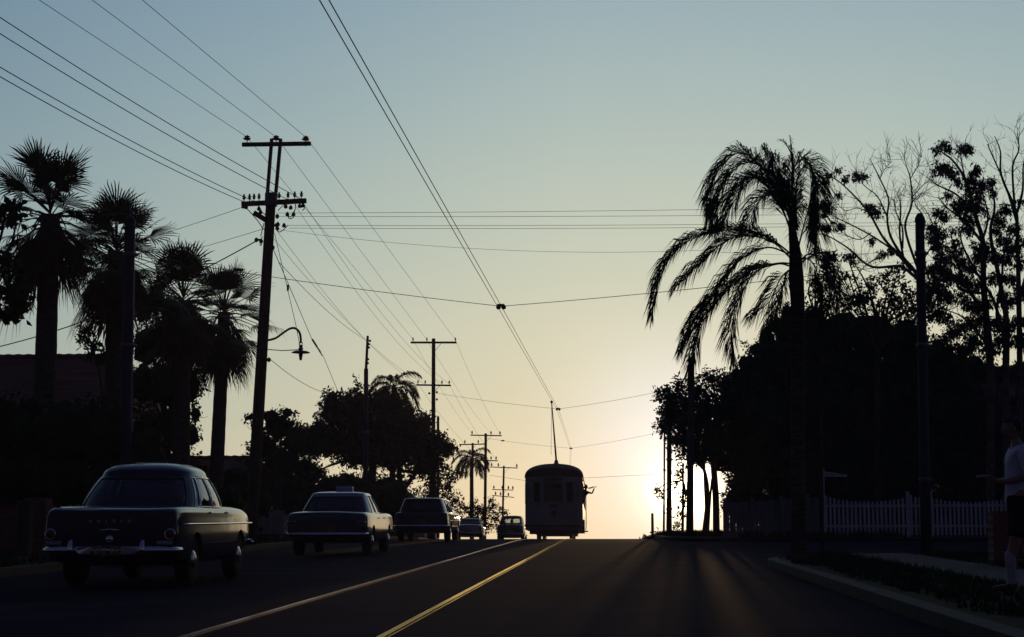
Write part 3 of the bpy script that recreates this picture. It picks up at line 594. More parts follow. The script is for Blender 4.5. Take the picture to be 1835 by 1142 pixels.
GL = [(860, 470, 40), (900, 520, 46), (940, 470, 40), (700, 620, 50), (760, 720, 54), (860, 600, 46), (930, 560, 50), (620, 600, 50), (600, 640, 50), (820, 900, 60), (620, 980, 60), (690, 1020, 60), (880, 960, 60), (960, 980, 60), (760, 820, 60), (700, 260, 34), (780, 330, 40), (560, 720, 46), (620, 95, 32), (640, 110, 26), (590, 120, 20), (705, 112, 36), (735, 118, 28), (600, 200, 36), (640, 205, 42), (660, 225, 34), (760, 208, 32), (770, 220, 24), (750, 260, 44), (800, 275, 44), (830, 265, 30), (720, 350, 52), (690, 380, 52), (770, 380, 48), (740, 420, 48), (600, 400, 36), (630, 420, 30), (740, 300, 36), (840, 310, 28), (890, 385, 44), (880, 430, 30), (570, 465, 38), (590, 500, 56), (600, 540, 46), (665, 480, 26), (730, 470, 42), (800, 560, 64), (780, 600, 46), (690, 570, 32), (640, 670, 60), (590, 720, 60), (690, 700, 60), (560, 770, 60), (600, 850, 66), (660, 930, 60), (740, 1000, 60), (710, 900, 56), (780, 880, 50), (640, 770, 60), (900, 600, 42), (850, 690, 46), (910, 690, 46), (960, 620, 40), (900, 790, 50), (960, 760, 50), (980, 880, 50), (870, 880, 46), (970, 350, 26), (930, 900, 40), (760, 960, 54), (570, 660, 46), (740, 640, 46), (1010, 960, 60), (830, 1010, 46), (840, 430, 26), (670, 540, 30), (980, 520, 34), (640, 320, 22), (810, 800, 46), (710, 780, 50)]
branchy('gum_tree', 'tall leafy gum tree right of the tall dark pole', 'tree', 1800, 58, GT, GL, leafg, (11,), .15, .010, .85)
# ------------------------------------------------------------------ power poles, tram poles, lamp
def insulator(mb, p, r=.05, h=.16):
    p = Vector(p); mb.lathe([(.012, -.12), (.012, 0), (r*.7, 0), (r, h*.25), (r*.55, h*.4), (r*1.25, h*.5), (r*.6, h*.68), (r*.5, h), (.004, h*1.05)], p, n=8)
def wood_pole(label, Y, top, base, w_px, arms, knobs=(), fork=False, brace=True):
    """top, base = pixels; arms = list of (xl, yl, xr, yr, thickness px, insulator xs)"""
    b = P(base[0], base[1], Y); b.z = gz(Y)+.12 - (0 if Y < 100 else 1.0); root = thing('power_pole', label, 'power pole', b, 'wooden power poles along the left kerb'); s = S(Y)
    t = P(top[0], top[1], Y); n = 14; mb = MB()
    mb.tube([b.lerp(t, i/(n-1)) for i in range(n)], [(w_px/2/s)*(1.12-.24*i/(n-1)) for i in range(n)], 12); mb.build('pole', wood, root)
    for xl, yl, xr, yr, th, ins in arms:
        a, c = P(xl, yl, Y-.16), P(xr, yr, Y-.16); d = c-a; m = MB(); m.box((a+c)/2, (d.length, .11, th/s), bev=.008)
        ang = math.atan2(d.z, d.x)
        # tilt with the pole's own droop
        R_ = Matrix.Translation((a+c)/2) @ Matrix.Rotation(-ang, 4, 'Y') @ Matrix.Translation(-(a+c)/2); m.V = [tuple(R_ @ Vector(v)) for v in m.V]
        arm = m.build('crossarm', wood, root)
        for x in ins:
            q = a.lerp(c, (x-xl)/(xr-xl)); im = MB(); insulator(im, q+Vector((0, 0, th/s/2+.06)), max(.045, 1.6/s), max(.14, 5.5/s)); im.build('insulator', porc, arm)
        if brace:
            bm_ = MB(); mid = (a+c)/2
            bm_.tube([mid+d*.18+Vector((0, -.03, -.02)), mid+Vector((0, .0, -d.length*.22))], .012, 5); bm_.build('brace', iron, arm)
    for x, y, dx in knobs:
        m = MB(); p = P(x, y, Y); m.tube([p, p+Vector((dx/s, 0, 0))], .03, 6); m.lathe([(.02, -.06), (.05, -.03), (.05, .03), (.02, .06)], p+Vector((dx/s, 0, 0)), n=8); m.build('bracket', iron, root)
    return root
# the near one, with twin uprights carrying its top crossarm
Y1 = 44.0; s1 = S(Y1); pole1 = wood_pole('tall leaning wooden power pole with twin top uprights, nearest of the power poles', Y1, (486, 352), (449, 980), 21,
    [(433, 366, 549, 360, 8.5, (437, 447, 455, 464, 500, 516, 528, 540))], [(468, 430, -9), (487, 404, 9), (487, 444, 2), (478, 645, 4), (494, 388, 3)], brace=False)
for xa, xb in ((479, 487), (494, 503)):
    m = MB(); a, b = P(xa, 350, Y1+.12), P(xb, 249, Y1+.12); m.box((a+b)/2, (5.5/s1, .12, (b-a).length), bev=.008)
    R_ = Matrix.Translation((a+b)/2) @ Matrix.Rotation(math.atan2(b.x-a.x, b.z-a.z), 4, 'Y') @ Matrix.Translation(-(a+b)/2); m.V = [tuple(R_ @ Vector(v)) for v in m.V]; m.build('upright', wood, pole1)
a, c = P(434, 257, Y1), P(557, 260, Y1); m = MB(); m.box((a+c)/2, ((c-a).length, .11, 7/s1), bev=.008); arm = m.build('crossarm', wood, pole1)
for x, y in ((443, 251), (495, 251), (548, 252)):
    im = MB(); p = P(x, y, Y1); im.lathe([(.012, -.16), (.012, 0), (.07, .0), (.12, .035), (.05, .05), (.085, .09), (.03, .11), (.02, .13)], p, n=10); im.build('insulator', porc, arm)
m = MB(); c0 = P(486, 358, Y1-.2); m.box(c0, (22/s1, .2, 26/s1), bev=.03); m.build('clamp_box', iron, pole1)
m = MB(); a, b = P(455, 381, Y1-.25), P(478, 396, Y1-.1); m.box((a+b)/2, ((b-a).length, .14, 9/s1), bev=.008)
R_ = Matrix.Translation((a+b)/2) @ Matrix.Rotation(math.atan2(a.z-b.z, b.x-a.x), 4, 'Y') @ Matrix.Translation(-(a+b)/2); m.V = [tuple(R_ @ Vector(v)) for v in m.V]; m.build('stay_arm', wood, pole1)
def jumper(pts, dy=0.0, r=.012):
    m = MB(); m.tube(smooth_path([P(x, y, Y1-.15+dy) for x, y in pts], 5), r, 5); m.build('jumper_cable', wirem, pole1)
for q in ([(440, 372), (448, 380), (462, 396), (470, 408), (476, 414)], [(462, 368), (466, 378), (474, 384), (480, 392)], [(530, 366), (528, 378), (520, 389), (512, 384)], [(515, 384), (518, 392), (526, 389), (528, 376)],
          [(545, 366), (546, 372), (542, 378)], [(495, 408), (500, 416), (508, 412), (516, 404)], [(470, 430), (468, 440), (466, 436), (470, 424)], [(536, 366), (540, 372), (546, 368)], [(498, 378), (508, 368), (518, 366)], [(473, 400), (470, 412), (467, 424)]): jumper(q)
for x, y in ((436, 370), (441, 371), (464, 374), (467, 380), (512, 370), (521, 372), (537, 369), (543, 368), (515, 384), (526, 384), (509, 404), (497, 409), (468, 432), (498, 402)):
    m = MB(); m.lathe([(.02, -.06), (.05, -.04), (.055, 0), (.035, .03), (.02, .06)], P(x, y, Y1-.18), n=8); m.build('cable_insulator', porc, pole1)
wood_pole('second wooden power pole with two crossarms rising from the big roadside tree', 88, (777, 607), (776, 965), 7.6, [(736, 614, 818, 614, 3.4, (740, 765, 816)), (746, 690, 808, 691, 2.8, (749, 762, 792, 805))], [(772, 705, -3), (781, 703, 2), (781, 716, 2)])
wood_pole('third wooden power pole, its top crossarm above the bushes at the crest', 125, (870.5, 777), (868.5, 968), 5.4, [(843, 780, 899, 781, 2, (846, 880, 896)), (856, 825, 892, 826, 1.8, (862, 880, 889))], [(868, 840, -2)])
wood_pole('wooden power pole wrapped by the distant feather palm', 126, (847, 794), (845, 968), 4.6, [(823, 797, 868, 796, 2, (833, 857))])
wood_pole('farthest power pole with three short crossarms left of the tram', 160, (903, 835), (898, 972), 3.8, [(878, 837, 928, 839, 1.6, (881, 893, 926)), (882, 877.5, 920, 878.5, 1.4, (885, 900, 911, 919)), (882, 888, 921, 891.5, 1.4, (888, 897, 911))])
def steel_pole(label, Y, base_x, base_y, top_x, top_y, w_px, cap=True, mat_=None, ext=None, knobs=()):
    b = P(base_x, base_y, Y); b.z = gz(Y)+.1; root = thing('tram_pole', label, 'tram pole', b, 'steel poles that carry the tram span wires'); s = S(Y); t = P(top_x, top_y, Y); r = w_px/2/s
    m = MB(); m.tube([b, b.lerp(t, .3), b.lerp(t, .302), b.lerp(t, .985), t], [r*1.12, r*1.1, r, r*.94, r*.9], 16); m.build('shaft', mat_ or polem, root)
    if cap: m = MB(); m.lathe([(r*1.02, -.02), (r*1.0, .05), (r*.5, .14), (.01, .16)], t, n=14); m.build('cap', mat_ or polem, root)
    for f_ in (.22, .62, .9):
        if not mat_: m = MB(); q_ = b.lerp(t, f_); m.lathe([(r*1.05, -.05), (r*1.22, -.04), (r*1.22, .04), (r*1.05, .05)], q_, n=14); m.box(q_+Vector((r*1.3, 0, 0)), (.07, .05, .05), bev=.008); m.build('band', iron, root)
    if ext:
        e = P(*ext, Y); m = MB(); m.tube([t, e.lerp(t, .05), e], [.06, .055, .045], 8); m.build('timber_extension', wood, root)
    for x, y in knobs:
        m = MB(); m.lathe([(.02, -.05), (.05, -.03), (.05, .03), (.02, .05)], P(x, y, Y), n=8); m.build('insulator', porc, root)
    return root
steel_pole('round steel tram pole in front of the second fan palm, tallest on the left', 36.5, 222, 985, 233, 399, 21)
steel_pole('tall dark steel tram pole standing on the near right corner', 34, 1660, 990, 1648, 396, 17.5)
steel_pole('tram pole with a thin timber extension above the big roadside tree', 73, 655, 968, 656, 661, 8.5, False, ext=(659, 602), knobs=[(663, 611), (661, 617), (661, 623), (659.5, 644), (659, 651)])
steel_pole('short steel tram pole right behind the second power pole', 80, 785, 968, 785, 751, 5, knobs=[(794, 779)])
steel_pole('steel tram pole nearest the sun glow beside the leafy street tree', 72, 1199, 968, 1199.5, 740, 9)
steel_pole('slim steel pole left of its thicker neighbour in the sun glow', 76, 1189.5, 968, 1191, 770, 3.6, False)
steel_pole('thick dark pole rising above the leafy street tree behind the palm fronds', 60, 1236, 966, 1239, 640, 12, False, mat_=wood)
m = MB(); p = P(1169, 922, 70); b = Vector((p.x, 70, gz(70))); root = thing('marker_post', 'short lone post on the crest left of the sunlit trees', 'post', b)
m.tube([b, p], [.06, .05], 8); m.build('post_shaft', wood, root); m = MB(); m.lathe([(.055, 0), (.06, .02), (.02, .05)], p, n=8); m.build('post_cap', wood, root)
for r0, x0 in ((14, 1176),): pass
# street lamp on a swan neck arm
b = P(489, 606, Y1); lamp = thing('street_lamp', 'street lamp on a curved swan neck arm fixed to the nearest power pole', 'street lamp', b)
m = MB(); m.tube(smooth_path([P(x, y, Y1-.1*i) for i, (x, y) in enumerate(((468, 612), (492, 607), (507, 597), (520, 589), (530, 589), (537, 597), (539, 608), (539, 614)))], 6), .030, 8); m.build('arm', iron, lamp)
m = MB(); m.tube([P(474, 626, Y1), P(506, 628.5, Y1-.3), P(537, 627, Y1-.6)], .012, 5); m.build('stay_rod', iron, lamp)
c = P(539, 616, Y1-.7); m = MB(); m.tube([c+Vector((math.cos(k*.524)*.045, 0, math.sin(k*.524)*.045)) for k in range(13)], .010, 5, cap=False); m.build('hanger_ring', iron, lamp)
c = P(539, 632, Y1-.7); m = MB(); m.lathe([(.03, .20), (.05, .18), (.045, .12), (.07, .10), (.05, .07), (.052, -.06), (.045, -.12)], c, n=12); m.build('lamp_holder', iron, lamp)
m = MB(); m.lathe([(.04, .03), (.16, .015), (.24, -.015), (.235, -.025), (.16, .0), (.04, .005)], c+Vector((0, 0, .02)), n=20); m.build('reflector', mat('enamel', (.25, .25, .27), .4), lamp)
m = MB(); m.lathe([(.03, -.12), (.045, -.15), (.03, -.19), (.005, -.205)], c, n=10); m.build('bulb', mat('lamp_glass', (.3, .3, .28), .1, spec=.6), lamp)

# ------------------------------------------------------------------ wires
def wire(name, label, ends, sag=0.0, r=.008, m=None, group=None, extra=(), n=18):
    """ends = [(px, py, Y), ...]; one continuous wire hung from point to point"""
    pts = [P(*e) if len(e) == 3 else Vector(e[:3]) for e in ends]; q = []
    for i in range(len(pts)-1):
        for k in range(n):
            t = k/n; v = pts[i].lerp(pts[i+1], t); v.z -= sag*4*t*(1-t); q.append(v)
    q.append(pts[-1]); mb = MB(); mb.tube(q, r, 5); o = mb.build(name, m or wirem, None)
    tag(o, label, 'wire', group); return o
gp = 'overhead power wires'
def back(px, py, Y, px2, py2, Y2, f=1.6):  # carry a wire on past the frame edge, straight
    a, b = P(px, py, Y), P(px2, py2, Y2); return tuple(a+(b-a)*f) + (0,)
for lab, a, b_, Yb, c in (('high voltage wire on the left end of the twin upright crossarm', (443, 246), (70, 0), 31.5, (740, 608)), ('high voltage wire on the middle insulator between the twin uprights', (495, 246), (165, 0), 31.5, (765, 609)), ('high voltage wire on the right end of the twin upright crossarm', (549, 247), (255, 0), 31.0, (816, 609))):
    wire('power_wire', lab, [back(a[0], a[1], Y1, b_[0], b_[1], Yb), (a[0], a[1], Y1), (c[0], c[1], 88)], 0.0, .0065, group=gp)
for lab, a, b_, Yb, c in (('upper outer cable sweeping in from the top left corner to the lower crossarm', (540, 357), (0, 8), 29.0, (805, 688)), ('second cable from the top left corner to the lower crossarm', (516, 358), (0, 37), 29.0, (792, 688)),
                          ('third cable from the left edge to the left half of the lower crossarm', (455, 361), (0, 97), 29.0, (762, 688)), ('lowest cable from the left edge to the tip of the lower crossarm', (437, 362), (0, 114), 29.0, (749, 688))):
    wire('power_wire', lab, [back(a[0], a[1], Y1, b_[0], b_[1], Yb), (a[0], a[1], Y1)], .25, .0095, group=gp)
for lab, a, c in (('thin cable from the lower crossarm tip to the right end of the second pole', (545, 366), (805, 688)), ('thin cable from the lower crossarm to the middle right of the second pole', (528, 367), (792, 688)),
                  ('thin cable from the near pole brackets to the left end of the second pole', (495, 412), (749, 688)), ('thin cable from the near pole brackets to the middle left of the second pole', (488, 425), (762, 688))):
    wire('power_wire', lab, [(a[0], a[1], Y1), (c[0], c[1], 88)], .5, .0055, group=gp)
for lab, a, c in (('thin top wire from the left of the second pole to the third pole', (740, 608), (846, 777)), ('thin top wire from the middle of the second pole to the third pole', (765, 609), (880, 777)), ('thin top wire from the right of the second pole to the third pole', (816, 609), (896, 777)),
                  ('thin lower wire from the second pole crossarm to the third pole', (749, 688), (862, 823)), ('thin lower right wire from the second pole crossarm to the third pole', (805, 688), (889, 823))):
    wire('power_wire', lab, [(a[0], a[1], 88), (c[0], c[1], 125)], .3, .006, group=gp)
for lab, a, c in (('topmost of the level service wires crossing the street', (494, 382), (1800, 366)), ('second level service wire crossing the street', (494, 388), (1800, 380)), ('third level service wire crossing the street', (516, 404), (1800, 396)), ('fourth level service wire crossing the street', (518, 409), (1800, 402))):
    wire('service_wire', lab, [(a[0], a[1], Y1), (c[0], c[1], 46)], .05, .0055, group='service wires crossing the street')
wire('service_wire', 'lowest thin service wire crossing behind the palm fronds', [(500, 412, Y1), (1250, 449, 46), (1800, 430, 47)], .25, .0045, group='service wires crossing the street')
for lab, a, c, r in (('upper stay wire running left from the lower crossarm tip', (436, 371), (250, 432), .007), ('middle stay wire running left from the near pole', (470, 411), (230, 480), .007), ('thick stay cable running down left behind the palms', (461, 431), (-40, 630), .016)):
    wire('stay_wire', lab, [(a[0], a[1], Y1), (c[0], c[1], 48)], .35 if c[0] < 0 else .02, r, group='stay wires on the nearest power pole')
g = wire('stay_wire', 'stay wire with a long dark strain insulator dropping behind the roadside tree', [(488, 443, Y1), (515, 505, 49), (559, 608, 58), (579, 638, 63), (610, 712, 74)], .0, .010, group='stay wires on the nearest power pole')
m = MB(); m.tube([P(560, 609, 58), P(578, 637, 62)], .034, 7); o = m.build('strain_insulator', porc, None); o.parent = g
m = MB(); p = P(516, 516, 50); m.tube([p-Vector((0, 0, .09)), p+Vector((0, 0, .09))], .035, 7); o = m.build('strain_insulator', porc, None); o.parent = g
wire('stay_wire', 'thin wire from the near pole down to the street lamp', [(492, 418, Y1), (511, 500, Y1-.2), (530, 582, Y1-.4), (537, 618, Y1-.65)], 0, .008)
wire('service_wire', 'thin wire from a knob low on the near pole down to the roadside tree', [(483, 643, Y1), (640, 703, 74)], .45, .008)
wire('service_wire', 'very thin wire from the near pole to the timber extended tram pole', [(500, 470, Y1), (660, 612, 73)], .2, .008)
# tram span wires
TRW = [(897.5, 549, 37), (1000, 733, 75), (1023, 803.5, 121)]
sp = 'span wires holding up the trolley wires'
for lab, l, h, r, k in (('nearest span wire carrying the trolley wires over the street', (229, 456, 36.5), TRW[0], (1648, 470, 34), .007), ('middle span wire over the tram between the second pole and the street tree', (779, 704, 88), TRW[1], (1199, 698, 72), .007), ('far span wire low over the crest beyond the tram', (868, 785, 125), TRW[2], (1192, 773, 100), .008)):
    wire('span_wire', lab, [l, h, r], 0.06, k, group=sp, n=14)
wire('span_wire', 'faint farthest span wire beside the farthest power pole', [(878, 852, 158), (945, 862, 158), (1180, 850, 150)], 0, .014, group=sp)
m = MB()
for x, y in ((445, 488),):
    p = P(428, 483.5, 36.9); m.tube([p-Vector((.1, 0, -.01)), p+Vector((.1, 0, -.01))], .035, 7)
tag(m.build('span_insulator', porc, None), 'small insulator on the nearest span wire left of the power pole', 'insulator', 'insulators in the span wires')
m = MB(); p = P(901, 790, 123); m.tube([p-Vector((.12, 0, 0)), p+Vector((.12, 0, 0))], .05, 7)
tag(m.build('span_insulator', porc, None), 'small insulator in the far span wire beside the third power pole', 'insulator', 'insulators in the span wires')
for i, (x, y, Y) in enumerate(TRW):
    p = P(x, y, Y); m = MB(); m.box(p+Vector((0, 0, .03)), (.16, .10, .035), bev=.01); m.lathe([(.02, -.07), (.05, -.05), (.055, 0), (.025, .03)], p-Vector((.05, 0, 0)), n=8); m.lathe([(.02, -.07), (.05, -.05), (.055, 0), (.025, .03)], p+Vector((.06, 0, 0)), n=8)
    tag(m.build('wire_hanger', mat('weathered_bronze', (.16, .13, .05), .5, .5), None), ['bronze hanger at the middle of the nearest span wire', 'small hanger on the span wire above the tram', 'tiny hanger on the far span wire right of the tram pole'][i], 'wire hanger', 'hangers for the trolley wires')
hz = TRW[0]; 
for lab, dx0, x0 in (('left trolley wire running overhead to the tram', -.045, 572.5), ('right trolley wire running overhead to the tram', .04, 589.5)):
    a = P(x0, 0, 15.1); h0 = P(*TRW[0])+Vector((dx0, 0, -.05)); h1 = P(*TRW[1])+Vector((dx0*.9, 0, -.05)); h2 = P(*TRW[2])+Vector((dx0*.8, 0, -.05))
    e = h0+(a-h0)*1.7
    wire('trolley_wire', lab, [tuple(e)+(0,), tuple(h0)+(0,), tuple(h1)+(0,), tuple(h2)+(0,), (h2.x-1.6, 170, h2.z-2.6, 0)], 0.0, .0062, m=copper, group='trolley wires above the tram track')

# ------------------------------------------------------------------ cars
def se(v, n): return math.copysign(abs(v)**(2/n), v)
def make_car(name, label, spec, loc, rz=0.0, paint=None, roofpaint=None, group='cars driving and parked along the left side'):
    c = spec; root = thing(name, label, 'car', (0, 0, 0), group); paint = paint; roofpaint = roofpaint or paint
    # lower body
    bm = bmesh.new(); rings = []
    for (y, w_, zb, zbelt, zd) in c['st']:
        h = zbelt-zb; half = [(0, zb), (.72*w_, zb), (.93*w_, zb+.05), (1.0*w_, zb+.30*h), (1.0*w_, zb+.66*h), (.992*w_, zb+.88*h), (.95*w_, zbelt+.005), (.84*w_, zbelt+(zd-zbelt)*.35+.012), (.45*w_, zd), (0, zd+.01)]
        ring = [(x, z) for x, z in half] + [(-x, z) for x, z in half[-2:0:-1]]
        rings.append([bm.verts.new((x, y, z)) for x, z in ring])
    n = len(rings[0])
    for i in range(len(rings)-1):
        for k in range(n): bm.faces.new((rings[i][k], rings[i][(k+1) % n], rings[i+1][(k+1) % n], rings[i+1][k]))
    for rg, flip in ((rings[0], 1), (rings[-1], 0)):
        k2 = n//2; L2 = rg[:k2+1]; R2 = [rg[0]] + rg[:k2-1:-1]
        for k in range(k2):
            a, b, c_, d = L2[k], L2[k+1], R2[k+1], R2[k]
            f = [v for j, v in enumerate((a, b, c_, d)) if v not in (a, b, c_, d)[:j]]
            if len(f) >= 3:
                try: bm.faces.new(f[::-1] if flip else f)
                except ValueError: pass
    bmesh.ops.recalc_face_normals(bm, faces=bm.faces)
    me = bpy.data.meshes.new('body'); bm.to_mesh(me); bm.free(); body = link('body', me, paint, root)
    sm = body.modifiers.new('s', 'SUBSURF'); sm.levels = sm.render_levels = 2
    cut = MB()
    for sx in (-1, 1):
        for wy in c['wheels']: cut.lathe([(c['wr']+.03, -.20), (c['wr']+.03, .25)], (sx*(c['hw']-.02), wy, c['wr']-.01), 'X', 28)
    cu = cut.build('cutter', rubber); bo = body.modifiers.new('b', 'BOOLEAN'); bo.object = cu; bo.operation = 'DIFFERENCE'; bo.solver = 'EXACT'
    dg = bpy.context.evaluated_depsgraph_get(); dg.update(); ev = bpy.data.meshes.new_from_object(body.evaluated_get(dg)); body.modifiers.clear(); body.data = ev; ev.name = 'body'
    ev.polygons.foreach_set('use_smooth', [True]*len(ev.polygons)); ev.set_sharp_from_angle(angle=math.radians(38)) if hasattr(ev, 'set_sharp_from_angle') else None
    bpy.data.objects.remove(cu)
    # greenhouse
    g = c['gh']; nn = g['n']
    def GH(u, v):
        if v <= 1:
            e = v**g.get('ex', 1.15); hw = g['w0']+(g['w1']-g['w0'])*e; yr = g['r0']+(g['r1']-g['r0'])*v; yf = g['f0']+(g['f1']-g['f0'])*v; z = g['z0']+(g['z1']-g['z0'])*v
            rho = 1
        else:
            hw, yr, yf = g['w1'], g['r1'], g['f1']; q = 2-v; rho = q; z = g['z1']+g['dome']*(1-rho**2.6)**(1/2.0)
        yc, hl = (yr+yf)/2, (yf-yr)/2
        return Vector((hw*rho*se(math.cos(u), nn), yc+hl*rho*se(math.sin(u), nn), z))
    def u_side(frac): return math.asin(math.copysign(abs(frac)**(nn/2), frac))      # frac of half length, -1 rear .. 1 front, right side
    def u_rear(frac): return -math.acos(abs(frac)**(nn/2))                          # x fraction on the rear face, right side
    wins = []
    ur = u_rear(g['rw']); uf = u_rear(g['fw'])
    wins.append(('rear_window', ur-0, -math.pi-ur, g['rv'], True))
    wins.append(('windscreen', -uf, math.pi+uf, g['fv'], True))
    for a, b in g['side']:
        ua, ub = u_side(a), u_side(b); wins.append(('side_window', ua, ub, g['sv'], False)); wins.append(('side_window', math.pi-ub, math.pi-ua, g['sv'], False))
    us = set(); 
    for k in range(97): us.add(round(-math.pi+2*math.pi*k/96, 5))
    norm = []
    for nm, a, b, vv, _ in wins:
        if nm == 'rear_window': a, b = -math.pi-ur, ur
        if nm == 'windscreen': a, b = -uf, math.pi+uf
        a, b = min(a, b), max(a, b)
        if a > math.pi: a -= 2*math.pi; b -= 2*math.pi
        norm.append((nm, a, b, vv)); us.add(round(a, 5)); us.add(round(b, 5))
    us = sorted(x for x in us if -math.pi <= x <= math.pi)
    # side windows straddling +-pi
    vs = sorted(set([0, 1] + [i/14 for i in range(15)] + [x for _, _, _, vv in norm for x in vv])); vs += [1.02, 1.06, 1.12, 1.2, 1.3, 1.45, 1.6, 1.8, 1.97]
    def owner(u, v):
        for j, (nm, a, b, vv) in enumerate(norm):
            for sh in (0, 2*math.pi, -2*math.pi):
                if a < u+sh < b and vv[0] < v < vv[1]: return j
        return -1
    shells = {}
    for i in range(len(us)-1):
        for k in range(len(vs)-1):
            j = owner((us[i]+us[i+1])/2, (vs[k]+vs[k+1])/2); mb = shells.setdefault(j, {})
            mb.setdefault('F', []).append(((i, k), (i+1, k), (i+1, k+1), (i, k+1)))
    for j, d in shells.items():
        idx = {}; V = []; Fc = []
        for f in d['F']:
            ff = []
            for key in f:
                if key not in idx: idx[key] = len(V); p = GH(us[key[0]], vs[key[1]]); V.append(p if j < 0 else Vector((p.x*.993, p.y*.996, p.z-.002)))
                ff.append(idx[key])
            Fc.append(ff)
        mb = MB(); mb.add(V, Fc, True)
        if j < 0:
            o = mb.build('roof', roofpaint, root); sol = o.modifiers.new('t', 'SOLIDIFY'); sol.thickness = .035; sol.offset = -1
        else:
            o = mb.build(norm[j][0], carglass, root)
            nm, a, b, vv = norm[j]; path = [GH(a+(b-a)*t/20, vv[0]) for t in range(21)] + [GH(b, vv[0]+(vv[1]-vv[0])*t/6) for t in range(1, 7)] + [GH(b+(a-b)*t/20, vv[1]) for t in range(1, 21)] + [GH(a, vv[1]+(vv[0]-vv[1])*t/6) for t in range(1, 6)]
            path.append(path[0]); tm = MB(); tm.tube([Vector((p.x*1.003, p.y*1.001, p.z)) for p in path], .006 if nm == 'rear_window' else .009, 5, cap=False); tm.build('window_trim', rubber if nm == 'rear_window' else chrome, o)
    # cabin
    for sy, wd in ((c['seats'][0], .56), (c['seats'][1], .56)):
        mb = MB(); mb.box((0, sy, g['z0']-.02), (wd*2, .14, .34), bev=.05, rx=.2); mb.build('seat', plastic, root)
    sw = MB(); cx, cy, cz = .36, c['seats'][1]+.62, g['z0']+.02; sw.tube([(cx+.19*math.cos(k*.4488), cy+.07*math.sin(k*.4488), cz+.18*math.sin(k*.4488)) for k in range(15)], .012, 5, cap=False); sw.build('steering_wheel', plastic, root)
    mr = MB(); mr.box((0, g['f1']-.12, g['z1']-.08), (.2, .03, .06), bev=.01); mr.build('rear_view_mirror', chrome, root)
    # wheels
    for sx in (-1, 1):
        for wy in c['wheels']:
            R_ = c['wr']; t = MB(); t.lathe([(R_*.62, -.09), (R_*.93, -.09), (R_, -.055), (R_, .055), (R_*.93, .09), (R_*.62, .09)], (sx*(c['hw']-.13), wy, R_), 'X', 32); wh = t.build('wheel', rubber, root)
            h = MB(); q = sx; h.lathe([(R_*.62, .02*q), (R_*.60, .082*q), (R_*.52, .055*q), (R_*.40, .06*q), (R_*.33, .10*q), (R_*.18, .118*q), (.01, .12*q)], (sx*(c['hw']-.13), wy, R_), 'X', 24); h.build('hubcap', hubm, wh)
    # bumpers
    for end, (yy, z, hw, th) in (('rear', c['rb']), ('front', c['fb'])):
        sg = -1 if end == 'rear' else 1; pts = []
        for k in range(25):
            x = -hw+2*hw*k/24; e = abs(x/hw); pts.append((x, yy - sg*(.10*e**2 + .22*max(0, e-.86)**1*4*e), z + .0*e))
        mb = MB(); mb.tube([(p[0], p[1], p[2]) for p in pts], [th*.6]+[th*.8]+[th]*21+[th*.8]+[th*.6], 10, flat=1.0); 
        b_ = mb.build('bumper', chrome, root)
        for x in c.get('over', ()):
            for sx in (-1, 1): o = MB(); o.tube([(sx*x, yy+sg*.05, z-.09), (sx*x, yy+sg*.075, z), (sx*x, yy+sg*.05, z+.10), (sx*x, yy+sg*.01, z+.13)], [.03, .038, .034, .02], 8); o.build('overrider', chrome, b_)
    for k_, (x, y, z, dims, kind) in enumerate(c['tail']):
        for sx in (-1, 1):
            mb = MB()
            if kind == 'round': mb.lathe([(dims[0], -.02), (dims[0]*.95, .02), (dims[0]*.6, .05), (.01, .06)], (sx*x, y, z), 'Y', 16); mb.V = [(v[0], 2*y-v[1], v[2]) for v in mb.V]
            else: mb.box((sx*x, y, z), dims, bev=.015)
            o = mb.build('tail_light', redglass, root)
            rim = MB(); 
            if kind == 'round': rim.tube([(sx*x+dims[0]*1.08*math.cos(k*.3927), y-.005, z+dims[0]*1.08*math.sin(k*.3927)) for k in range(17)], .012, 5, cap=False)
            else: rim.tube([(sx*x+a*dims[0]*.54, y-.01, z+b*dims[2]*.54) for a, b in ((-1, -1), (1, -1), (1, 1), (-1, 1), (-1, -1))], .008, 5)
            rim.build('lamp_rim', chrome, o)
    for sx in (-1, 1):
        mb = MB(); yf_ = c['st'][-1][0]; mb.lathe([(.085, -.02), (.088, .03), (.06, .055), (.01, .065)], (sx*c['hw']*.74, yf_-.01, c['headz']), 'Y', 16); mb.build('headlight', mat('headlamp_glass', (.4, .4, .42), .12, spec=.7), root)
        for hy in c['handles']:
            mb = MB(); x = sx*(c['hw']*.955+.014); mb.tube([(x, hy-.07, c['hz']), (x+sx*.03, hy-.05, c['hz']+.005), (x+sx*.03, hy+.06, c['hz']+.005), (x, hy+.08, c['hz'])], .012, 6); mb.build('door_handle', chrome, root)
    if c.get('strip'):
        y0, y1, z0, z1 = c['strip']
        for sx in (-1, 1): mb = MB(); mb.tube([(sx*(c['hw']*c.get('sk', 1.0)+.002), y0+(y1-y0)*t/12, z0+(z1-z0)*t/12) for t in range(13)], .014, 6); mb.build('side_trim', chrome, root)
    px_, py_, pz_ = c['plate']; mb = MB(); mb.box((px_, py_, pz_), (.36, .02, .125), bev=.008); pl = mb.build('number_plate', mat('plate_enamel', (.12, .11, .06), .5, var=.1), root)
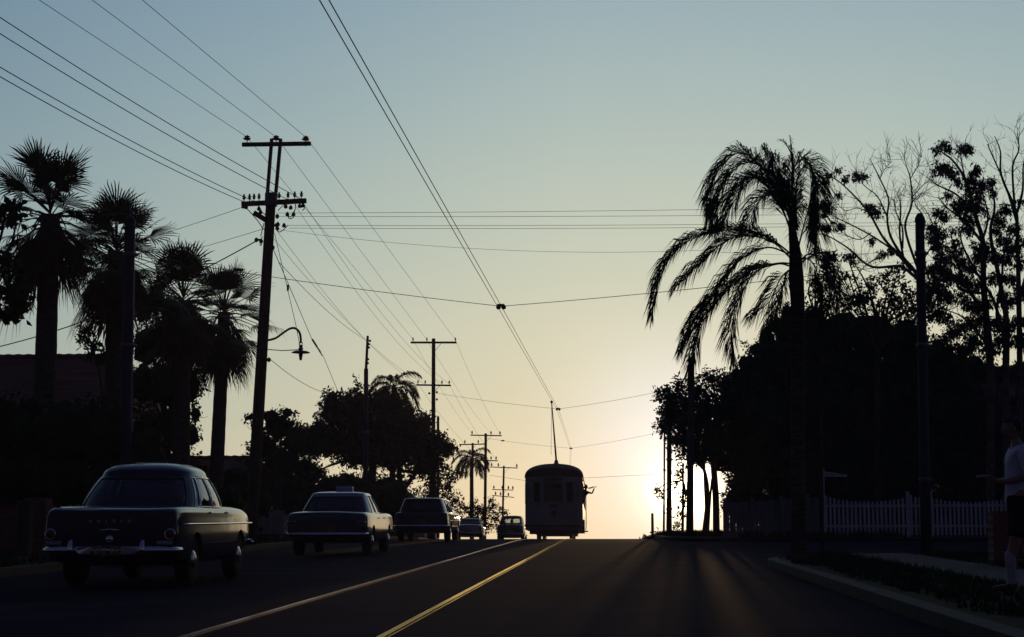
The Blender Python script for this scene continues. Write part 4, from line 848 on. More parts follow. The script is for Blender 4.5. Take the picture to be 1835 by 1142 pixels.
    if c.get('text'):
        def lettering(s, x, y, z, size, mt, par, nm, space=1.0):
            cu = bpy.data.curves.new(nm, 'FONT'); cu.body = s; cu.size = size; cu.align_x = 'CENTER'; cu.align_y = 'CENTER'; cu.extrude = .004; cu.space_character = space
            t_ = bpy.data.objects.new(nm, cu); sc.collection.objects.link(t_); dg = bpy.context.evaluated_depsgraph_get(); dg.update(); me = bpy.data.meshes.new_from_object(t_.evaluated_get(dg)); bpy.data.objects.remove(t_)
            o = bpy.data.objects.new(nm, me); sc.collection.objects.link(o); me.materials.clear(); me.materials.append(mt); o.parent = par; o.location = (x, y, z); o.rotation_euler = (math.pi/2, 0, 0); return o
        lettering(c['text'], px_, py_-.012, pz_, .125, mat('plate_paint', (.5, .45, .25), .6, var=.1), pl, 'plate_lettering')
        if c.get('badge'): lettering(c['badge'][0], 0, c['badge'][1], c['badge'][2], .05, chrome, root, 'boot_lettering', 3.6)
    for f in c.get('extra', ()): f(root)
    root.location = loc; root.rotation_euler = (math.atan(G - (0 if loc[1] < 51 else 2*.000407*(loc[1]-51))), 0, rz)
    return root
def carpaint(name, col, rough=.13): return mat(name, col, rough, spec=.35, var=.06, coat=.3)
black = carpaint('midnight_car_paint', (.020, .022, .042)); blueg = carpaint('blue_grey_car_paint', (.05, .058, .075)); pale = carpaint('pale_blue_car_paint', (.26, .30, .38)); cream = carpaint('light_car_paint', (.45, .45, .45)); dkgrey = carpaint('dark_grey_car_paint', (.05, .055, .07))
def ext_first(root):
    for x in (-.47, .47): pass
    # chrome centre blades either side of the plate, emblem and boot handle
    for sx in (-1, 1):
        m = MB(); m.add([(sx*.19, -2.465, .425), (sx*.34, -2.445, .43), (sx*.40, -2.435, .47), (sx*.34, -2.445, .51), (sx*.19, -2.465, .515), (sx*.19, -2.39, .47)], [(0, 1, 2, 3, 4), (0, 4, 5), (0, 5, 1), (1, 5, 2), (2, 5, 3), (3, 5, 4)]); m.build('bumper_blade', chrome, root)
        m = MB(); m.box((sx*.70, -2.35, .565), (.20, .035, .05), bev=.012); m.build('reversing_lamp', mat('lamp_lens', (.35, .35, .4), .15, spec=.7), root)
    m = MB(); m.lathe([(.055, 0), (.05, -.02), (.02, -.03)], (0, -2.325, .61), 'Y', 16); m.build('boot_emblem', chrome, root)
    m = MB(); m.tube([(-.12, -2.31, .72), (-.11, -2.335, .72), (0, -2.345, .73), (.11, -2.335, .72), (.12, -2.31, .72)], .013, 6); m.build('boot_handle', chrome, root)
sedan1 = dict(hw=.85, st=[(-2.30, .79, .40, .90, .93), (-2.285, .83, .34, .965, .965), (-2.15, .85, .28, 1.0, 1.0), (-1.7, .86, .25, 1.01, 1.03), (-1.0, .86, .24, 1.01, 1.03), (0, .86, .24, 1.0, 1.0), (.9, .86, .25, .99, 1.02), (1.5, .845, .29, .98, 1.04), (2.05, .82, .33, .95, 1.0), (2.26, .77, .42, .86, .92), (2.30, .70, .48, .78, .84)],
    wheels=(-1.32, 1.35), wr=.335, gh=dict(n=3.5, ex=1.7, w0=.80, w1=.63, r0=-1.56, r1=-.98, f0=1.02, f1=.52, z0=.985, z1=1.43, dome=.185, rw=.84, fw=.88, rv=(.07, .90), fv=(.07, .9), side=((-.62, -.50), (-.47, -.02), (.04, .50), (.54, .70)), sv=(.06, .93)),
    seats=(-.75, .15), rb=(-2.40, .475, .87, .055), fb=(2.38, .50, .84, .055), over=(.45,), tail=[(.755, -2.31, .67, (.058,), 'round')], headz=.78, handles=(-.55, .42), hz=.93, strip=(-2.1, 2.0, .79, .78), sk=1.012, plate=(0, -2.44, .47), text='NRJ·495', badge=('HOLDEN', -2.322, .83), extra=(ext_first,))
p0 = P(199, 1050, 21.3); X1 = (p0.x)
make_car('sedan_car', 'black rounded sedan with chrome bumper and plate NRJ 495, nearest car', sedan1, (X1-.04, 21.3+2.35, gz(21.3+2.35)+.003), 0, black)
def taxi_sign(root):
    m = MB(); m.box((0.05, -.1, 1.455), (.38, .16, .12), bev=.02); m.build('roof_sign', mat('sign_plastic', (.45, .47, .6), .4, var=.05), root)
sedan2 = dict(hw=.89, st=[(-2.27, .80, .42, .80, .86), (-2.24, .85, .36, .88, .93), (-2.1, .875, .29, .915, .955), (-1.6, .89, .26, .925, .975), (-.9, .89, .25, .915, .935), (0, .89, .24, .90, .90), (.9, .89, .25, .90, .93), (1.6, .88, .27, .90, .95), (2.1, .87, .31, .88, .91), (2.24, .84, .38, .82, .86), (2.28, .80, .44, .74, .78)],
    wheels=(-1.30, 1.37), wr=.32, gh=dict(n=5, w0=.80, w1=.60, r0=-1.45, r1=-.88, f0=.92, f1=.42, z0=.885, z1=1.34, dome=.06, rw=.88, fw=.9, rv=(.08, .86), fv=(.06, .9), side=((-.52, -.06), (.0, .48), (.52, .68)), sv=(.08, .92)),
    seats=(-.7, .15), rb=(-2.33, .47, .885, .045), fb=(2.34, .47, .88, .045), tail=[(.76, -2.26, .70, (.16, .04, .08), 'box')], headz=.7, handles=(-.5, .45), hz=.80, strip=None, plate=(0, -2.29, .58), extra=(taxi_sign,))
p0 = P(584, 990, 37.0)
make_car('taxi_car', 'dark blue grey taxi sedan with a pale sign box on its roof', sedan2, (p0.x, 37+2.3, gz(39.3)+.003), 0, blueg, pale)
wagon = dict(hw=.885, st=[(-2.33, .80, .42, .86, .90), (-2.30, .85, .36, .92, .93), (-2.15, .87, .29, .93, .94), (-1.6, .885, .26, .925, .93), (-.9, .885, .25, .915, .92), (0, .885, .24, .90, .90), (.9, .885, .25, .90, .93), (1.6, .88, .27, .90, .95), (2.1, .87, .31, .88, .91), (2.24, .84, .38, .82, .86), (2.28, .80, .44, .74, .78)],
    wheels=(-1.28, 1.37), wr=.32, gh=dict(n=5.5, w0=.80, w1=.63, r0=-2.24, r1=-2.02, f0=.95, f1=.45, z0=.90, z1=1.37, dome=.055, rw=.86, fw=.9, rv=(.10, .88), fv=(.06, .9), side=((-.88, -.42), (-.37, .10), (.15, .52), (.56, .7)), sv=(.08, .92)),
    seats=(-.7, .15), rb=(-2.40, .50, .88, .045), fb=(2.34, .47, .88, .045), tail=[(.79, -2.31, .72, (.07, .04, .20), 'box')], headz=.7, handles=(-.5, .45), hz=.80, strip=(-2.2, 2.1, .66, .66), plate=(0, -2.345, .66))
p0 = P(753.5, 970, 55.5)
make_car('station_wagon', 'dark station wagon with an upright tailgate, third car in the line', wagon, (p0.x, 55.5+2.4, gz(57.9)+.003), 0, blueg)
small = dict(hw=.76, st=[(-1.85, .64, .42, .70, .76), (-1.82, .70, .36, .76, .82), (-1.7, .73, .29, .80, .86), (-1.2, .76, .25, .82, .88), (-.6, .76, .24, .81, .83), (0, .76, .23, .80, .8), (.7, .76, .24, .80, .83), (1.2, .75, .26, .78, .84), (1.7, .73, .30, .72, .78), (1.82, .70, .36, .64, .7), (1.86, .64, .42, .58, .64)],
    wheels=(-1.1, 1.1), wr=.29, gh=dict(n=4.5, w0=.68, w1=.54, r0=-1.15, r1=-.75, f0=.72, f1=.3, z0=.785, z1=1.14, dome=.06, rw=.86, fw=.9, rv=(.10, .88), fv=(.06, .9), side=((-.6, -.06), (.0, .55)), sv=(.08, .92)),
    seats=(-.6, .05), rb=(-1.9, .42, .74, .04), fb=(1.9, .42, .74, .04), tail=[(.62, -1.84, .6, (.1, .04, .07), 'box')], headz=.6, handles=(-.3,), hz=.7, strip=(-1.7, 1.7, .55, .55), plate=(0, -1.86, .52))
p0 = P(836, 969, 87)
make_car('small_white_car', 'small low white car parked at the kerb, flaring in the sun', small, (p0.x, 88.9, gz(88.9)+.003), math.radians(1.6), cream)
old = dict(hw=.76, st=[(-1.95, .55, .50, .78, .84), (-1.9, .66, .42, .88, .94), (-1.75, .72, .34, .95, 1.0), (-1.3, .76, .30, .98, 1.03), (-.7, .76, .29, .97, 1.0), (0, .76, .29, .95, .95), (.7, .75, .30, .94, .98), (1.3, .72, .32, .92, 1.0), (1.75, .66, .38, .86, .94), (1.9, .6, .45, .78, .84), (1.94, .5, .5, .7, .78)],
    wheels=(-1.15, 1.2), wr=.32, gh=dict(n=3.4, w0=.68, w1=.56, r0=-1.45, r1=-1.05, f0=.70, f1=.42, z0=.95, z1=1.43, dome=.08, rw=.80, fw=.85, rv=(.16, .80), fv=(.08, .9), side=((-.6, -.06), (.0, .6)), sv=(.08, .92)),
    seats=(-.8, .0), rb=(-2.0, .48, .72, .045), fb=(2.0, .48, .72, .045), tail=[(.56, -1.93, .74, (.045,), 'round')], headz=.75, handles=(-.3, .4), hz=.85, strip=None, plate=(0, -1.96, .62))
p0 = P(914, 970, 93)
oldcar = make_car('old_saloon_car', 'dark old high roofed car beside the tram, sky glowing through its windows', old, (p0.x, 95, gz(95)+.003), 0, dkgrey)

# ------------------------------------------------------------------ people
def skin_mesh(name, joints, edges, m, parent, lv=2, root=0):
    me = bpy.data.meshes.new(name); me.from_pydata([j[:3] for j in joints], edges, []); o = link(name, me, m, parent)
    md = o.modifiers.new('k', 'SKIN'); sd_ = me.skin_vertices[0].data
    for i, j in enumerate(joints): sd_[i].radius = (j[3], j[4] if len(j) > 4 else j[3]); sd_[i].use_root = (i == root)
    s_ = o.modifiers.new('s', 'SUBSURF'); s_.levels = s_.render_levels = lv
    dg = bpy.context.evaluated_depsgraph_get(); dg.update(); ev = bpy.data.meshes.new_from_object(o.evaluated_get(dg)); o.modifiers.clear(); o.data = ev; ev.name = name
    ev.polygons.foreach_set('use_smooth', [True]*len(ev.polygons))
    if not ev.materials: ev.materials.append(m)
    return o
skin = mat('skin', (.32, .18, .12), .6, spec=.25, var=.1); hair = mat('dark_hair', (.02, .015, .012), .7, var=.3, scale=30)
shirt = mat('white_shirt_cloth', (.62, .64, .72), .9, spec=.1, var=.08); shorts = mat('dark_shorts_cloth', (.025, .025, .035), .95, spec=.05); sock = mat('pale_sock_wool', (.45, .43, .44), .95, spec=.05); leather = mat('brown_shoe_leather', (.05, .03, .02), .5); paper = mat('paper', (.6, .6, .62), .8)
def head_parts(root, c, f, r=.105, hairm=None):
    """head centre c, facing direction f (unit, horizontal): ears, nose, mouth, eyes, hair"""
    f = Vector(f); side = f.cross(Vector((0, 0, 1))); up = Vector((0, 0, 1))
    bm = bmesh.new(); bmesh.ops.create_icosphere(bm, subdivisions=4, radius=1); V = []
    for v in bm.verts:
        d = v.co; x, y, z = d.x, d.y, d.z; sx, sy, sz = .078, .098, .122
        if z < -.1: k = 1-.30*min(1, (-.1-z)/.9); sx *= k; sy *= (k+.03 if y > 0 else k*.9)
        yy = y*sy + (.010*math.exp(-((z+.62)/.2)**2) if y > .5 else 0)
        if y > .55: yy += .028*math.exp(-(x/.16)**2)*math.exp(-((z+.18)/.17)**2) - .010*math.exp(-((abs(x)-.36)/.16)**2)*math.exp(-((z-.06)/.13)**2) + .006*math.exp(-(x/.3)**2)*math.exp(-((z+.46)/.07)**2)
        V.append(Vector(c) + side*x*sx + f*yy + up*z*sz)
    bm.verts.index_update(); Fc = [[v.index for v in q.verts] for q in bm.faces]; bm.free(); mb = MB(); mb.add(V, Fc, True)
    for s_ in (-1, 1): e, ff = ico(Vector(c)+side*s_*.080+f*-.005+up*-.01, .03, 2, .0, (.5, .8, 1.1)); mb.add(e, ff, True)
    hd = mb.build('head', skin, root)
    mb = MB()
    for s_ in (-1, 1): e, ff = ico(Vector(c)+side*s_*.030+f*.086+up*.006, .0125, 2, 0); mb.add(e, ff, True)
    mb.build('eyes', mat('eye', (.25, .22, .2), .2, var=.6, scale=60), hd)
    mb = MB(); mb.tube([Vector(c)+side*x+f*(.090-abs(x)*.3)+up*-.058 for x in (-.022, -.01, 0, .01, .022)], .0045, 5); mb.build('lips', mat('lips', (.3, .12, .1), .5), hd)
    bm = bmesh.new(); bmesh.ops.create_icosphere(bm, subdivisions=4, radius=1); keep = []
    for v in bm.verts:
        d = v.co
        if d.z < .35 and d.y > .1 or d.z < -.35: keep.append(v)
    bmesh.ops.delete(bm, geom=keep, context='VERTS'); bm.verts.index_update()
    V = [Vector(c)+side*v.co.x*.085*(1+.05*math.sin(v.co.z*30+v.co.x*22))+f*v.co.y*.105*(1+.04*math.sin(v.co.z*24))+up*(v.co.z*.130*(1+.03*math.sin(v.co.x*33))) for v in bm.verts]
    mb = MB(); mb.add(V, [[v.index for v in q.verts] for q in bm.faces], True); bm.free(); mb.build('hair', hairm or hair, root)
def hand(root, wrist, d, n, m=skin, curl=.6, name='hand'):
    """palm plus four fingers and a thumb; d = direction of the fingers, n = palm normal they curl towards"""
    d, n = Vector(d).normalized(), Vector(n).normalized(); s_ = d.cross(n).normalized(); w_ = Vector(wrist); J = [(*w_, .022, .018), (*(w_+d*.04), .034, .016), (*(w_+d*.085), .036, .014)]; E = [(0, 1), (1, 2)]
    o = skin_mesh(name, J, E, m, root, 2)
    for i, (off, ln) in enumerate(((-.030, .068), (-.010, .078), (.010, .073), (.029, .058))):
        p = w_+d*.085+s_*off; q = [p]; dd = d.copy()
        for k, L_ in enumerate((.42, .32, .26)): dd = (dd+n*curl*.7).normalized(); q.append(q[-1]+dd*ln*L_)
        mb = MB(); mb.tube(q, [.0095, .009, .008, .006], 7); mb.build('finger', m, o)
    q = [w_+d*.03-s_*.028, w_+d*.055-s_*.05+n*.012, w_+d*.082-s_*.055+n*.03]; mb = MB(); mb.tube(q, [.012, .010, .007], 7); mb.build('thumb', m, o); return o
# pedestrian at the right edge, facing left, reading something held at waist height
YP = 18.0; bx = P(1836, 1062, YP).x; gzp = gz(YP)+.128; ped = thing('person', 'person in white shirt, dark shorts and long pale socks cut by the right frame edge', 'person', (bx, YP, gzp))
o3 = Vector((bx, YP, gzp))
def A(x, y, z, *r): v = o3+Vector((x, y, z))-o3; return (*v, *r)
J = [A(0, 0, .92, .10, .09), A(.01, 0, 1.10, .105, .09), A(.0, 0, 1.30, .15, .12), A(-.01, 0, 1.43, .11, .09), A(-.02, 0, 1.50, .055), A(-.035, 0, 1.57, .052),
     A(0, -.17, 1.41, .055), A(.05, -.22, 1.15, .043), A(-.17, -.16, 1.10, .032), A(-.24, -.12, 1.11, .024),
     A(0, .17, 1.41, .055), A(.05, .22, 1.15, .043), A(-.16, .14, 1.12, .032), A(-.22, .10, 1.13, .024),
     A(-.03, -.09, .84, .092), A(-.10, -.10, .48, .058), A(-.15, -.10, .34, .056), A(-.14, -.10, .09, .036),
     A(.03, .09, .84, .092), A(.06, .10, .48, .058), A(.10, .10, .32, .056), A(.16, .10, .09, .036)]
E = [(0, 1), (1, 2), (2, 3), (3, 4), (4, 5), (3, 6), (6, 7), (7, 8), (8, 9), (3, 10), (10, 11), (11, 12), (12, 13), (0, 14), (14, 15), (15, 16), (16, 17), (0, 18), (18, 19), (19, 20), (20, 21)]
skin_mesh('body', J, E, skin, ped)
JS = [A(0, 0, .84, .185, .16), A(0, 0, .95, .18, .155), A(.01, 0, 1.08, .165, .14), A(.0, 0, 1.29, .17, .14), A(-.01, 0, 1.43, .125, .10), A(-.015, 0, 1.48, .07), A(0, -.18, 1.41, .078), A(.035, -.21, 1.26, .072), A(.045, -.225, 1.17, .068), A(0, .18, 1.41, .078), A(.035, .21, 1.26, .072), A(.045, .225, 1.17, .068)]
skin_mesh('shirt', JS, [(0, 1), (1, 2), (2, 3), (3, 4), (4, 5), (4, 6), (6, 7), (7, 8), (4, 9), (9, 10), (10, 11)], shirt, ped)
skin_mesh('shorts', [A(0, 0, 1.02, .160, .14), A(0, 0, .86, .172, .15), A(-.035, -.095, .78, .115), A(-.07, -.10, .60, .105), A(-.08, -.10, .53, .10), A(.035, .095, .78, .115), A(.05, .10, .60, .105), A(.055, .10, .53, .10)], [(0, 1), (1, 2), (2, 3), (3, 4), (1, 5), (5, 6), (6, 7)], shorts, ped)
for j1, j2, j3 in ((J[16], J[17], (-.14, -.10)), (J[20], J[21], (.16, .10))):
    skin_mesh('sock', [(j1[0], j1[1], j1[2]+.08, .060), (*j1[:3], .062), (*j2[:3], .045), (j2[0]-.02, j2[1], .06, .042)], [(0, 1), (1, 2), (2, 3)], sock, ped)
    skin_mesh('shoe', [(j3[0]+.05, j3[1], .05, .045, .045), (j3[0]-.04, j3[1], .045, .048, .04), (j3[0]-.16, j3[1], .032, .045, .030), (j3[0]-.20, j3[1], .03, .032, .024)], [(0, 1), (1, 2), (2, 3)], leather, ped)
ped_loc = ped.location.copy(); ped.location = (0, 0, 0)
head_parts(ped, Vector((-.055, 0, 1.655)), (-1, 0, 0)); hand(ped, (-.24, -.12, 1.11), (-1, .25, .1), (0, .5, 1)); hand(ped, (-.22, .10, 1.13), (-1, -.3, .05), (0, -.5, 1))
m = MB(); m.box((-.36, -.01, 1.165), (.12, .2, .012), bev=.004); tp = m.build('held_paper', paper, None)
ped.location = ped_loc; tp.location = ped_loc; tp.name = 'booklet'; tag(tp, 'small white paper held in the hands of the person at the right edge', 'paper')

# driver in the old car
dr = thing('person', 'driver seen from behind inside the dark old car beside the tram', 'person', (0, 0, 0))
skin_mesh('torso', [(0, 0, .55, .15, .12), (0, 0, .80, .16, .12), (0, .0, .96, .17, .11), (0, 0, 1.03, .06), (0, .01, 1.09, .05), (-.17, 0, .94, .055), (-.21, .18, .78, .04), (-.16, .38, .86, .032), (.17, 0, .94, .055), (.21, .18, .78, .04), (.16, .38, .86, .032)], [(0, 1), (1, 2), (2, 3), (3, 4), (2, 5), (5, 6), (6, 7), (2, 8), (8, 9), (9, 10)], shorts, dr)
head_parts(dr, Vector((0, .02, 1.17)), (0, 1, 0))
for sx in (-1, 1): hand(dr, (sx*.16, .38, .86), (0, 1, .25), (0, .2, -1))
dr.location = (oldcar.location.x-.02, oldcar.location.y-.05, oldcar.location.z+.02)

# ------------------------------------------------------------------ tram
tramp = mat('tram_paint', (.30, .27, .29), .45, spec=.3, var=.2, scale=1.5); tramroof = mat('tram_roof_canvas', (.08, .075, .07), .8, var=.3, scale=2)
YT = 77.5; LT = 13.2; xc = P(992.5, 950, YT).x
tram = thing('tram', 'old single deck tram seen from behind, silhouetted at the crest', 'tram', (0, 0, 0)); HW = 1.29
def tface(x, z):                             # curved rear end
    e = abs(x)/HW; return .42*e**2.6
def prof_half(z): 
    return HW if z < 2.55 else HW
zs = [.42, .62, .9, 1.28, 1.55, 1.62, 2.55, 2.62, 2.78]; xs = [-HW, -1.16, -.92, -.60, -.46, .40, .54, .88, 1.16, HW]
def cell_grid(xs, zs, fn, wincells, names, depth, inward):
    shell = MB(); wins = []
    for i in range(len(xs)-1):
        for k in range(len(zs)-1):
            sub = 4; V = [fn(xs[i]+(xs[i+1]-xs[i])*a/sub, zs[k]+(zs[k+1]-zs[k])*b, 0) for a in range(sub+1) for b in (0, 1)]; Fc = [(2*a, 2*a+1, 2*a+3, 2*a+2) for a in range(sub)]
            if (i, k) in wincells:
                g = MB(); V2 = [fn(xs[i]+(xs[i+1]-xs[i])*a/sub, zs[k]+(zs[k+1]-zs[k])*b, depth) for a in range(sub+1) for b in (0, 1)]; g.add(V2, Fc, True); wins.append(g.build('window', tramglass, tram))
                x0, x1, z0, z1 = xs[i], xs[i+1], zs[k], zs[k+1]
                fr = MB(); pts = [fn(x0+(x1-x0)*a/4, z0, 0) for a in range(5)] + [fn(x1, z1, 0)] + [fn(x1+(x0-x1)*a/4, z1, 0) for a in range(1, 5)] + [fn(x0, z0, 0)]
                fr.tube(pts, .028, 6, cap=False); fr.build('window_frame', tramp, wins[-1])
            else: shell.add(V, Fc, True)
    return shell
sh = cell_grid(xs, zs, lambda x, z, d: Vector((x, tface(x, z)+d, z)), {(2, 5), (4, 5), (6, 5)}, None, .03, 1)
for sx in (-1, 1):                            # sides with a row of windows
    ys = [.42] + [v for j in range(12) for v in (.85+j*1.02, .85+j*1.02+.80)] + [LT]
    s2 = cell_grid(ys, [.42, .9, 1.55, 1.62, 2.50, 2.78], lambda y, z, d, q=sx: Vector((q*(HW-d), y, z)), {(1+2*j, 3) for j in range(12)}, None, .03, 1); sh.add(s2.V, s2.F)
sh.add([(-HW, LT, .42), (HW, LT, .42), (HW, LT, 2.78), (-HW, LT, 2.78)], [(0, 1, 2, 3)])
sh.add([(-HW, .45, .44), (HW, .45, .44), (HW, LT, .44), (-HW, LT, .44)], [(0, 1, 2, 3)])
bd = sh.build('body', tramp, tram)
# arched roof following the same plan
V = []; Fc = []; na = 22; ny = 12
yl = [-.06, .0, .10, .25, .5, .9] + [1.4+k*1.9 for k in range(6)] + [LT]
for j, y in enumerate(yl):
    t = min(1, max(0, (y+.06)/.9)); hgt = .64*(.62+.38*math.sin(t*math.pi/2)); 
    for k in range(na+1):
        q = math.pi*k/na; x = -(HW+.03)*math.copysign(abs(math.cos(q))**.92, math.cos(q)); z = 2.76+hgt*abs(math.sin(q))**.72
        yy = y + (tface(x, 0)*max(0, 1-t)); V.append((x, yy, z))
for j in range(len(yl)-1):
    for k in range(na): a = j*(na+1)+k; Fc.append((a, a+1, a+na+2, a+na+1))
Fc.append(tuple(range(na+1))); Fc.append(tuple(range((len(yl)-1)*(na+1), len(yl)*(na+1))))
m = MB(); m.add(V, Fc, True); m.build('roof', tramroof, tram)
m = MB(); m.box((-.03, .02, 2.66), (.95, .08, .24), bev=.02); o = m.build('destination_box', tramp, tram); m = MB(); m.box((-.03, -.03, 2.66), (.80, .02, .15), bev=.004); m.build('destination_blind', mat('blind_cloth', (.05, .05, .05), .6), o)
m = MB(); m.lathe([(.13, 0), (.13, .04), (.10, .07), (.03, .075)], (-.03, .0, 1.16), 'Y', 20); m.V = [(v[0], -v[1], v[2]) for v in m.V]; m.build('headlamp', mat('dark_lamp_glass', (.05, .03, .03), .2, spec=.6), tram)
m = MB(); m.box((-.03, -.01, 1.47), (.40, .025, .20), bev=.006); m.build('fleet_number_panel', mat('number_panel', (.10, .10, .11), .5), tram)
m = MB(); m.tube([(x, tface(x, 0)-.06, .60) for x in [-HW+2*HW*k/20 for k in range(21)]], .055, 8); m.build('bumper', mat('bumper_steel', (.08, .08, .08), .5, .5), tram)
m = MB(); m.tube([(x, tface(x, 0)-.012, 1.58) for x in [-HW+2*HW*k/20 for k in range(21)]], .018, 6); m.build('waist_rail', tramp, tram)
m = MB(); m.box((0, .8, .33), (2.2, .6, .20), bev=.02); m.box((0, LT/2, .36), (1.9, LT-3, .22), bev=.02); m.build('underframe', iron, tram)
for sx in (-1, 1):
    for wy in (1.6, 3.2, LT-3.4, LT-1.8):
        m = MB(); m.lathe([(.36, -.07), (.36, .05), (.40, .052), (.40, .075)], (sx*.74, wy, .36), 'X', 24)
        if sx > 0: m.V = [(2*.74-v[0] if 0 else v[0], v[1], v[2]) for v in m.V]
        m.build('wheel', mat('tram_wheel_steel', (.10, .09, .08), .5, .8), tram)
    m = MB(); m.box((sx*.86, 2.4, .36), (.10, 2.3, .22), bev=.02); m.build('bogie_frame', iron, tram)
# steps, grab pole and open doorway on the right
m = MB(); m.box((HW+.10, 1.15, .36), (.24, .9, .05), bev=.01); m.box((HW+.03, .75, .62), (.10, .05, .5)); m.build('step', iron, tram)
m = MB(); m.tube([(HW+.13, .72, .42), (HW+.145, .72, .70), (HW+.14, .72, 1.98)], .018, 6); m.tube([(HW+.0, .72, 2.0), (HW+.14, .72, 1.98)], .018, 6); m.build('grab_rail', mat('brass', (.6, .42, .16), .25, 1.0), tram)
m = MB(); m.add([(HW+.0, .9, 2.72), (HW+.14, .9, 2.16), (HW+.14, 1.5, 2.16), (HW, 1.5, 2.72)], [(0, 1, 2, 3)]); o = m.build('canvas_blind', mat('canvas', (.35, .32, .26), .8), tram); sol = o.modifiers.new('t', 'SOLIDIFY'); sol.thickness = .02
# trolley pole
m = MB(); m.lathe([(.24, 0), (.20, .10), (.10, .14), (.08, .26), (.04, .30)], (.06, 2.4, 3.36), n=14); tb = m.build('trolley_base', iron, tram)
tram.location = (xc, YT, gz(YT)+.012); tram.rotation_euler = (math.atan(G-2*.000407*(YT+5-51)), 0, math.radians(.6)); bpy.context.view_layer.update()
Mi = tram.matrix_world.inverted(); a = Vector((.06, 2.4, 3.62)); b_ = Mi @ P(988.5, 721, YT-.6)
m = MB(); m.tube([a+(b_-a)*t/10 for t in range(11)], [.045-.022*t/10 for t in range(11)], 8); me_loc = tram.location.copy(); tram.location = (0, 0, 0); tp = m.build('trolley_pole', iron, tram)
m = MB(); m.lathe([(.03, -.05), (.06, -.02), (.06, .04), (.03, .07)], b_, n=8); m.build('trolley_wheel', copper, tp)
rp = Mi @ P(987, 722, YT-.6); rb_ = Mi @ P(987.5, 815, YT+.2); m = MB(); m.tube([b_, rb_], .008, 5); m.build('rope', mat('rope', (.4, .33, .22), .9), tram)
tram.location = me_loc
# man leaning out of the tram's rear doorway
pw = P(1049, 876, YT+.7); man = thing('person', 'person leaning out of the right side of the tram with a bent arm', 'person', (0, 0, 0))
skin_mesh('torso', [(-.12, 0, -.62, .13, .11), (-.10, 0, -.35, .13, .11), (-.03, 0, -.17, .15, .10), (.0, 0, -.08, .055), (.01, 0, -.02, .05), (.13, -.02, -.16, .052), (.30, -.04, -.22, .04), (.40, -.05, .02, .03), (-.16, 0, -.2, .05), (-.25, .1, -.4, .04)], [(0, 1), (1, 2), (2, 3), (3, 4), (2, 5), (5, 6), (6, 7), (2, 8), (8, 9)], shorts, man)
head_parts(man, Vector((.02, .0, .07)), (0, 1, 0)); hand(man, (.40, -.05, .02), (.75, 0, .5), (-.4, 0, .8))
skin_mesh('far_arm', [(.12, .1, .02, .035), (.27, .12, .05, .03), (.40, .10, .10, .026)], [(0, 1), (1, 2)], skin, man)
man.location = pw
# ------------------------------------------------------------------ fences, sign, houses
def box_thing_fence(): pass
def picket_fence(label, px0, px1, Y, base_py, top_fn, posts, pitch=.138, group='picket and paling fences on the right'):
    a = P(px0, base_py, Y); b = P(px1, base_py, Y); root = thing('picket_fence', label, 'fence', ((a.x+b.x)/2, Y, gz(Y)+.12), group); z0 = gz(Y)+.12
    edges = [px0]+posts+[px1]; x = a.x; n = int((b.x-a.x)/pitch); s = S(Y); mb = MB(); part = []
    for i in range(n):
        x = a.x+pitch*(i+.5); px = px0+(px1-px0)*(i+.5)/n; zt = P(px, top_fn(px), Y).z + random.uniform(-.012, .012)
        w_ = .074; tl = random.uniform(-.006, .006); mb.poly([(x-w_/2, Y, z0+.05), (x+w_/2, Y, z0+.05), (x+w_/2+tl, Y, zt-.05), (x+tl, Y, zt), (x-w_/2+tl, Y, zt-.05)], (0, .02, 0))
    mb.build('pickets', whitep, root)
    rm = MB(); zr = P(0, 910, Y).z
    for z in (zr, z0+.35): rm.box(((a.x+b.x)/2, Y+.055, z), (b.x-a.x, .05, .07))
    rm.build('rail', whitep, root)
    for p_ in posts:
        q = P(p_, 880, Y); m = MB(); zt = P(p_, top_fn(p_)-7, Y).z; m.box((q.x, Y+.10, (z0+zt)/2-.1), (.10, .10, zt-z0+.2), bev=.008); m.lathe([(.07, 0), (.05, .03), (.01, .05)], (q.x, Y+.10, zt), n=8); m.build('post', whitep, root)
    return root
YF = 57.5
def topf(px):
    if px < 1640: return 886 + 12*math.sin(math.pi*min(1, max(0, (px-1480)/155)))**.6
    return 890 + 9*math.sin(math.pi*min(1, max(0, (px-1672)/140)))**.7
picket_fence('white picket fence with dipped tops behind the street name post and the dark steel pole', 1478, 1840, YF, 960, topf, [1627, 1668, 1812])
def paling(label, px0, px1, Y, top0, top1, posts, m_, cat='fence'):
    a, b = P(px0, 950, Y), P(px1, 950, Y); root = thing('paling_fence', label, cat, ((a.x+b.x)/2, Y, gz(Y)+.12)); z0 = gz(Y)+.10; n = int((b.x-a.x)/.105); mb = MB()
    for i in range(n):
        px = px0+(px1-px0)*(i+.5)/n; zt = P(px, top0+(top1-top0)*(i+.5)/n, Y).z+random.uniform(-.03, .02); x = a.x+.105*(i+.5); mb.poly([(x-.05, Y+random.uniform(0, .012), z0), (x+.05, Y, z0), (x+.05, Y, zt-.02), (x+.02, Y, zt), (x-.05, Y, zt)], (0, .018, 0))
    mb.build('palings', m_, root); rm = MB()
    for f in (.3, .8): rm.box(((a.x+b.x)/2, Y+.05, z0+f*(P(px0, top0, Y).z-z0)), (b.x-a.x, .05, .08))
    rm.build('rail', m_, root)
    for p_ in posts: q = P(p_, 900, Y); m = MB(); zt = P(p_, top0+(top1-top0)*(p_-px0)/(px1-px0)-5, Y).z; m.box((q.x, Y-.06, (z0+zt)/2), (.12, .10, zt-z0), bev=.008); m.build('post', m_, root)
    return root
greyp = mat('weathered_grey_paling', (.20, .18, .18), .85, spec=.1, var=.35, scale=3, stretch=(6, 1, .4))
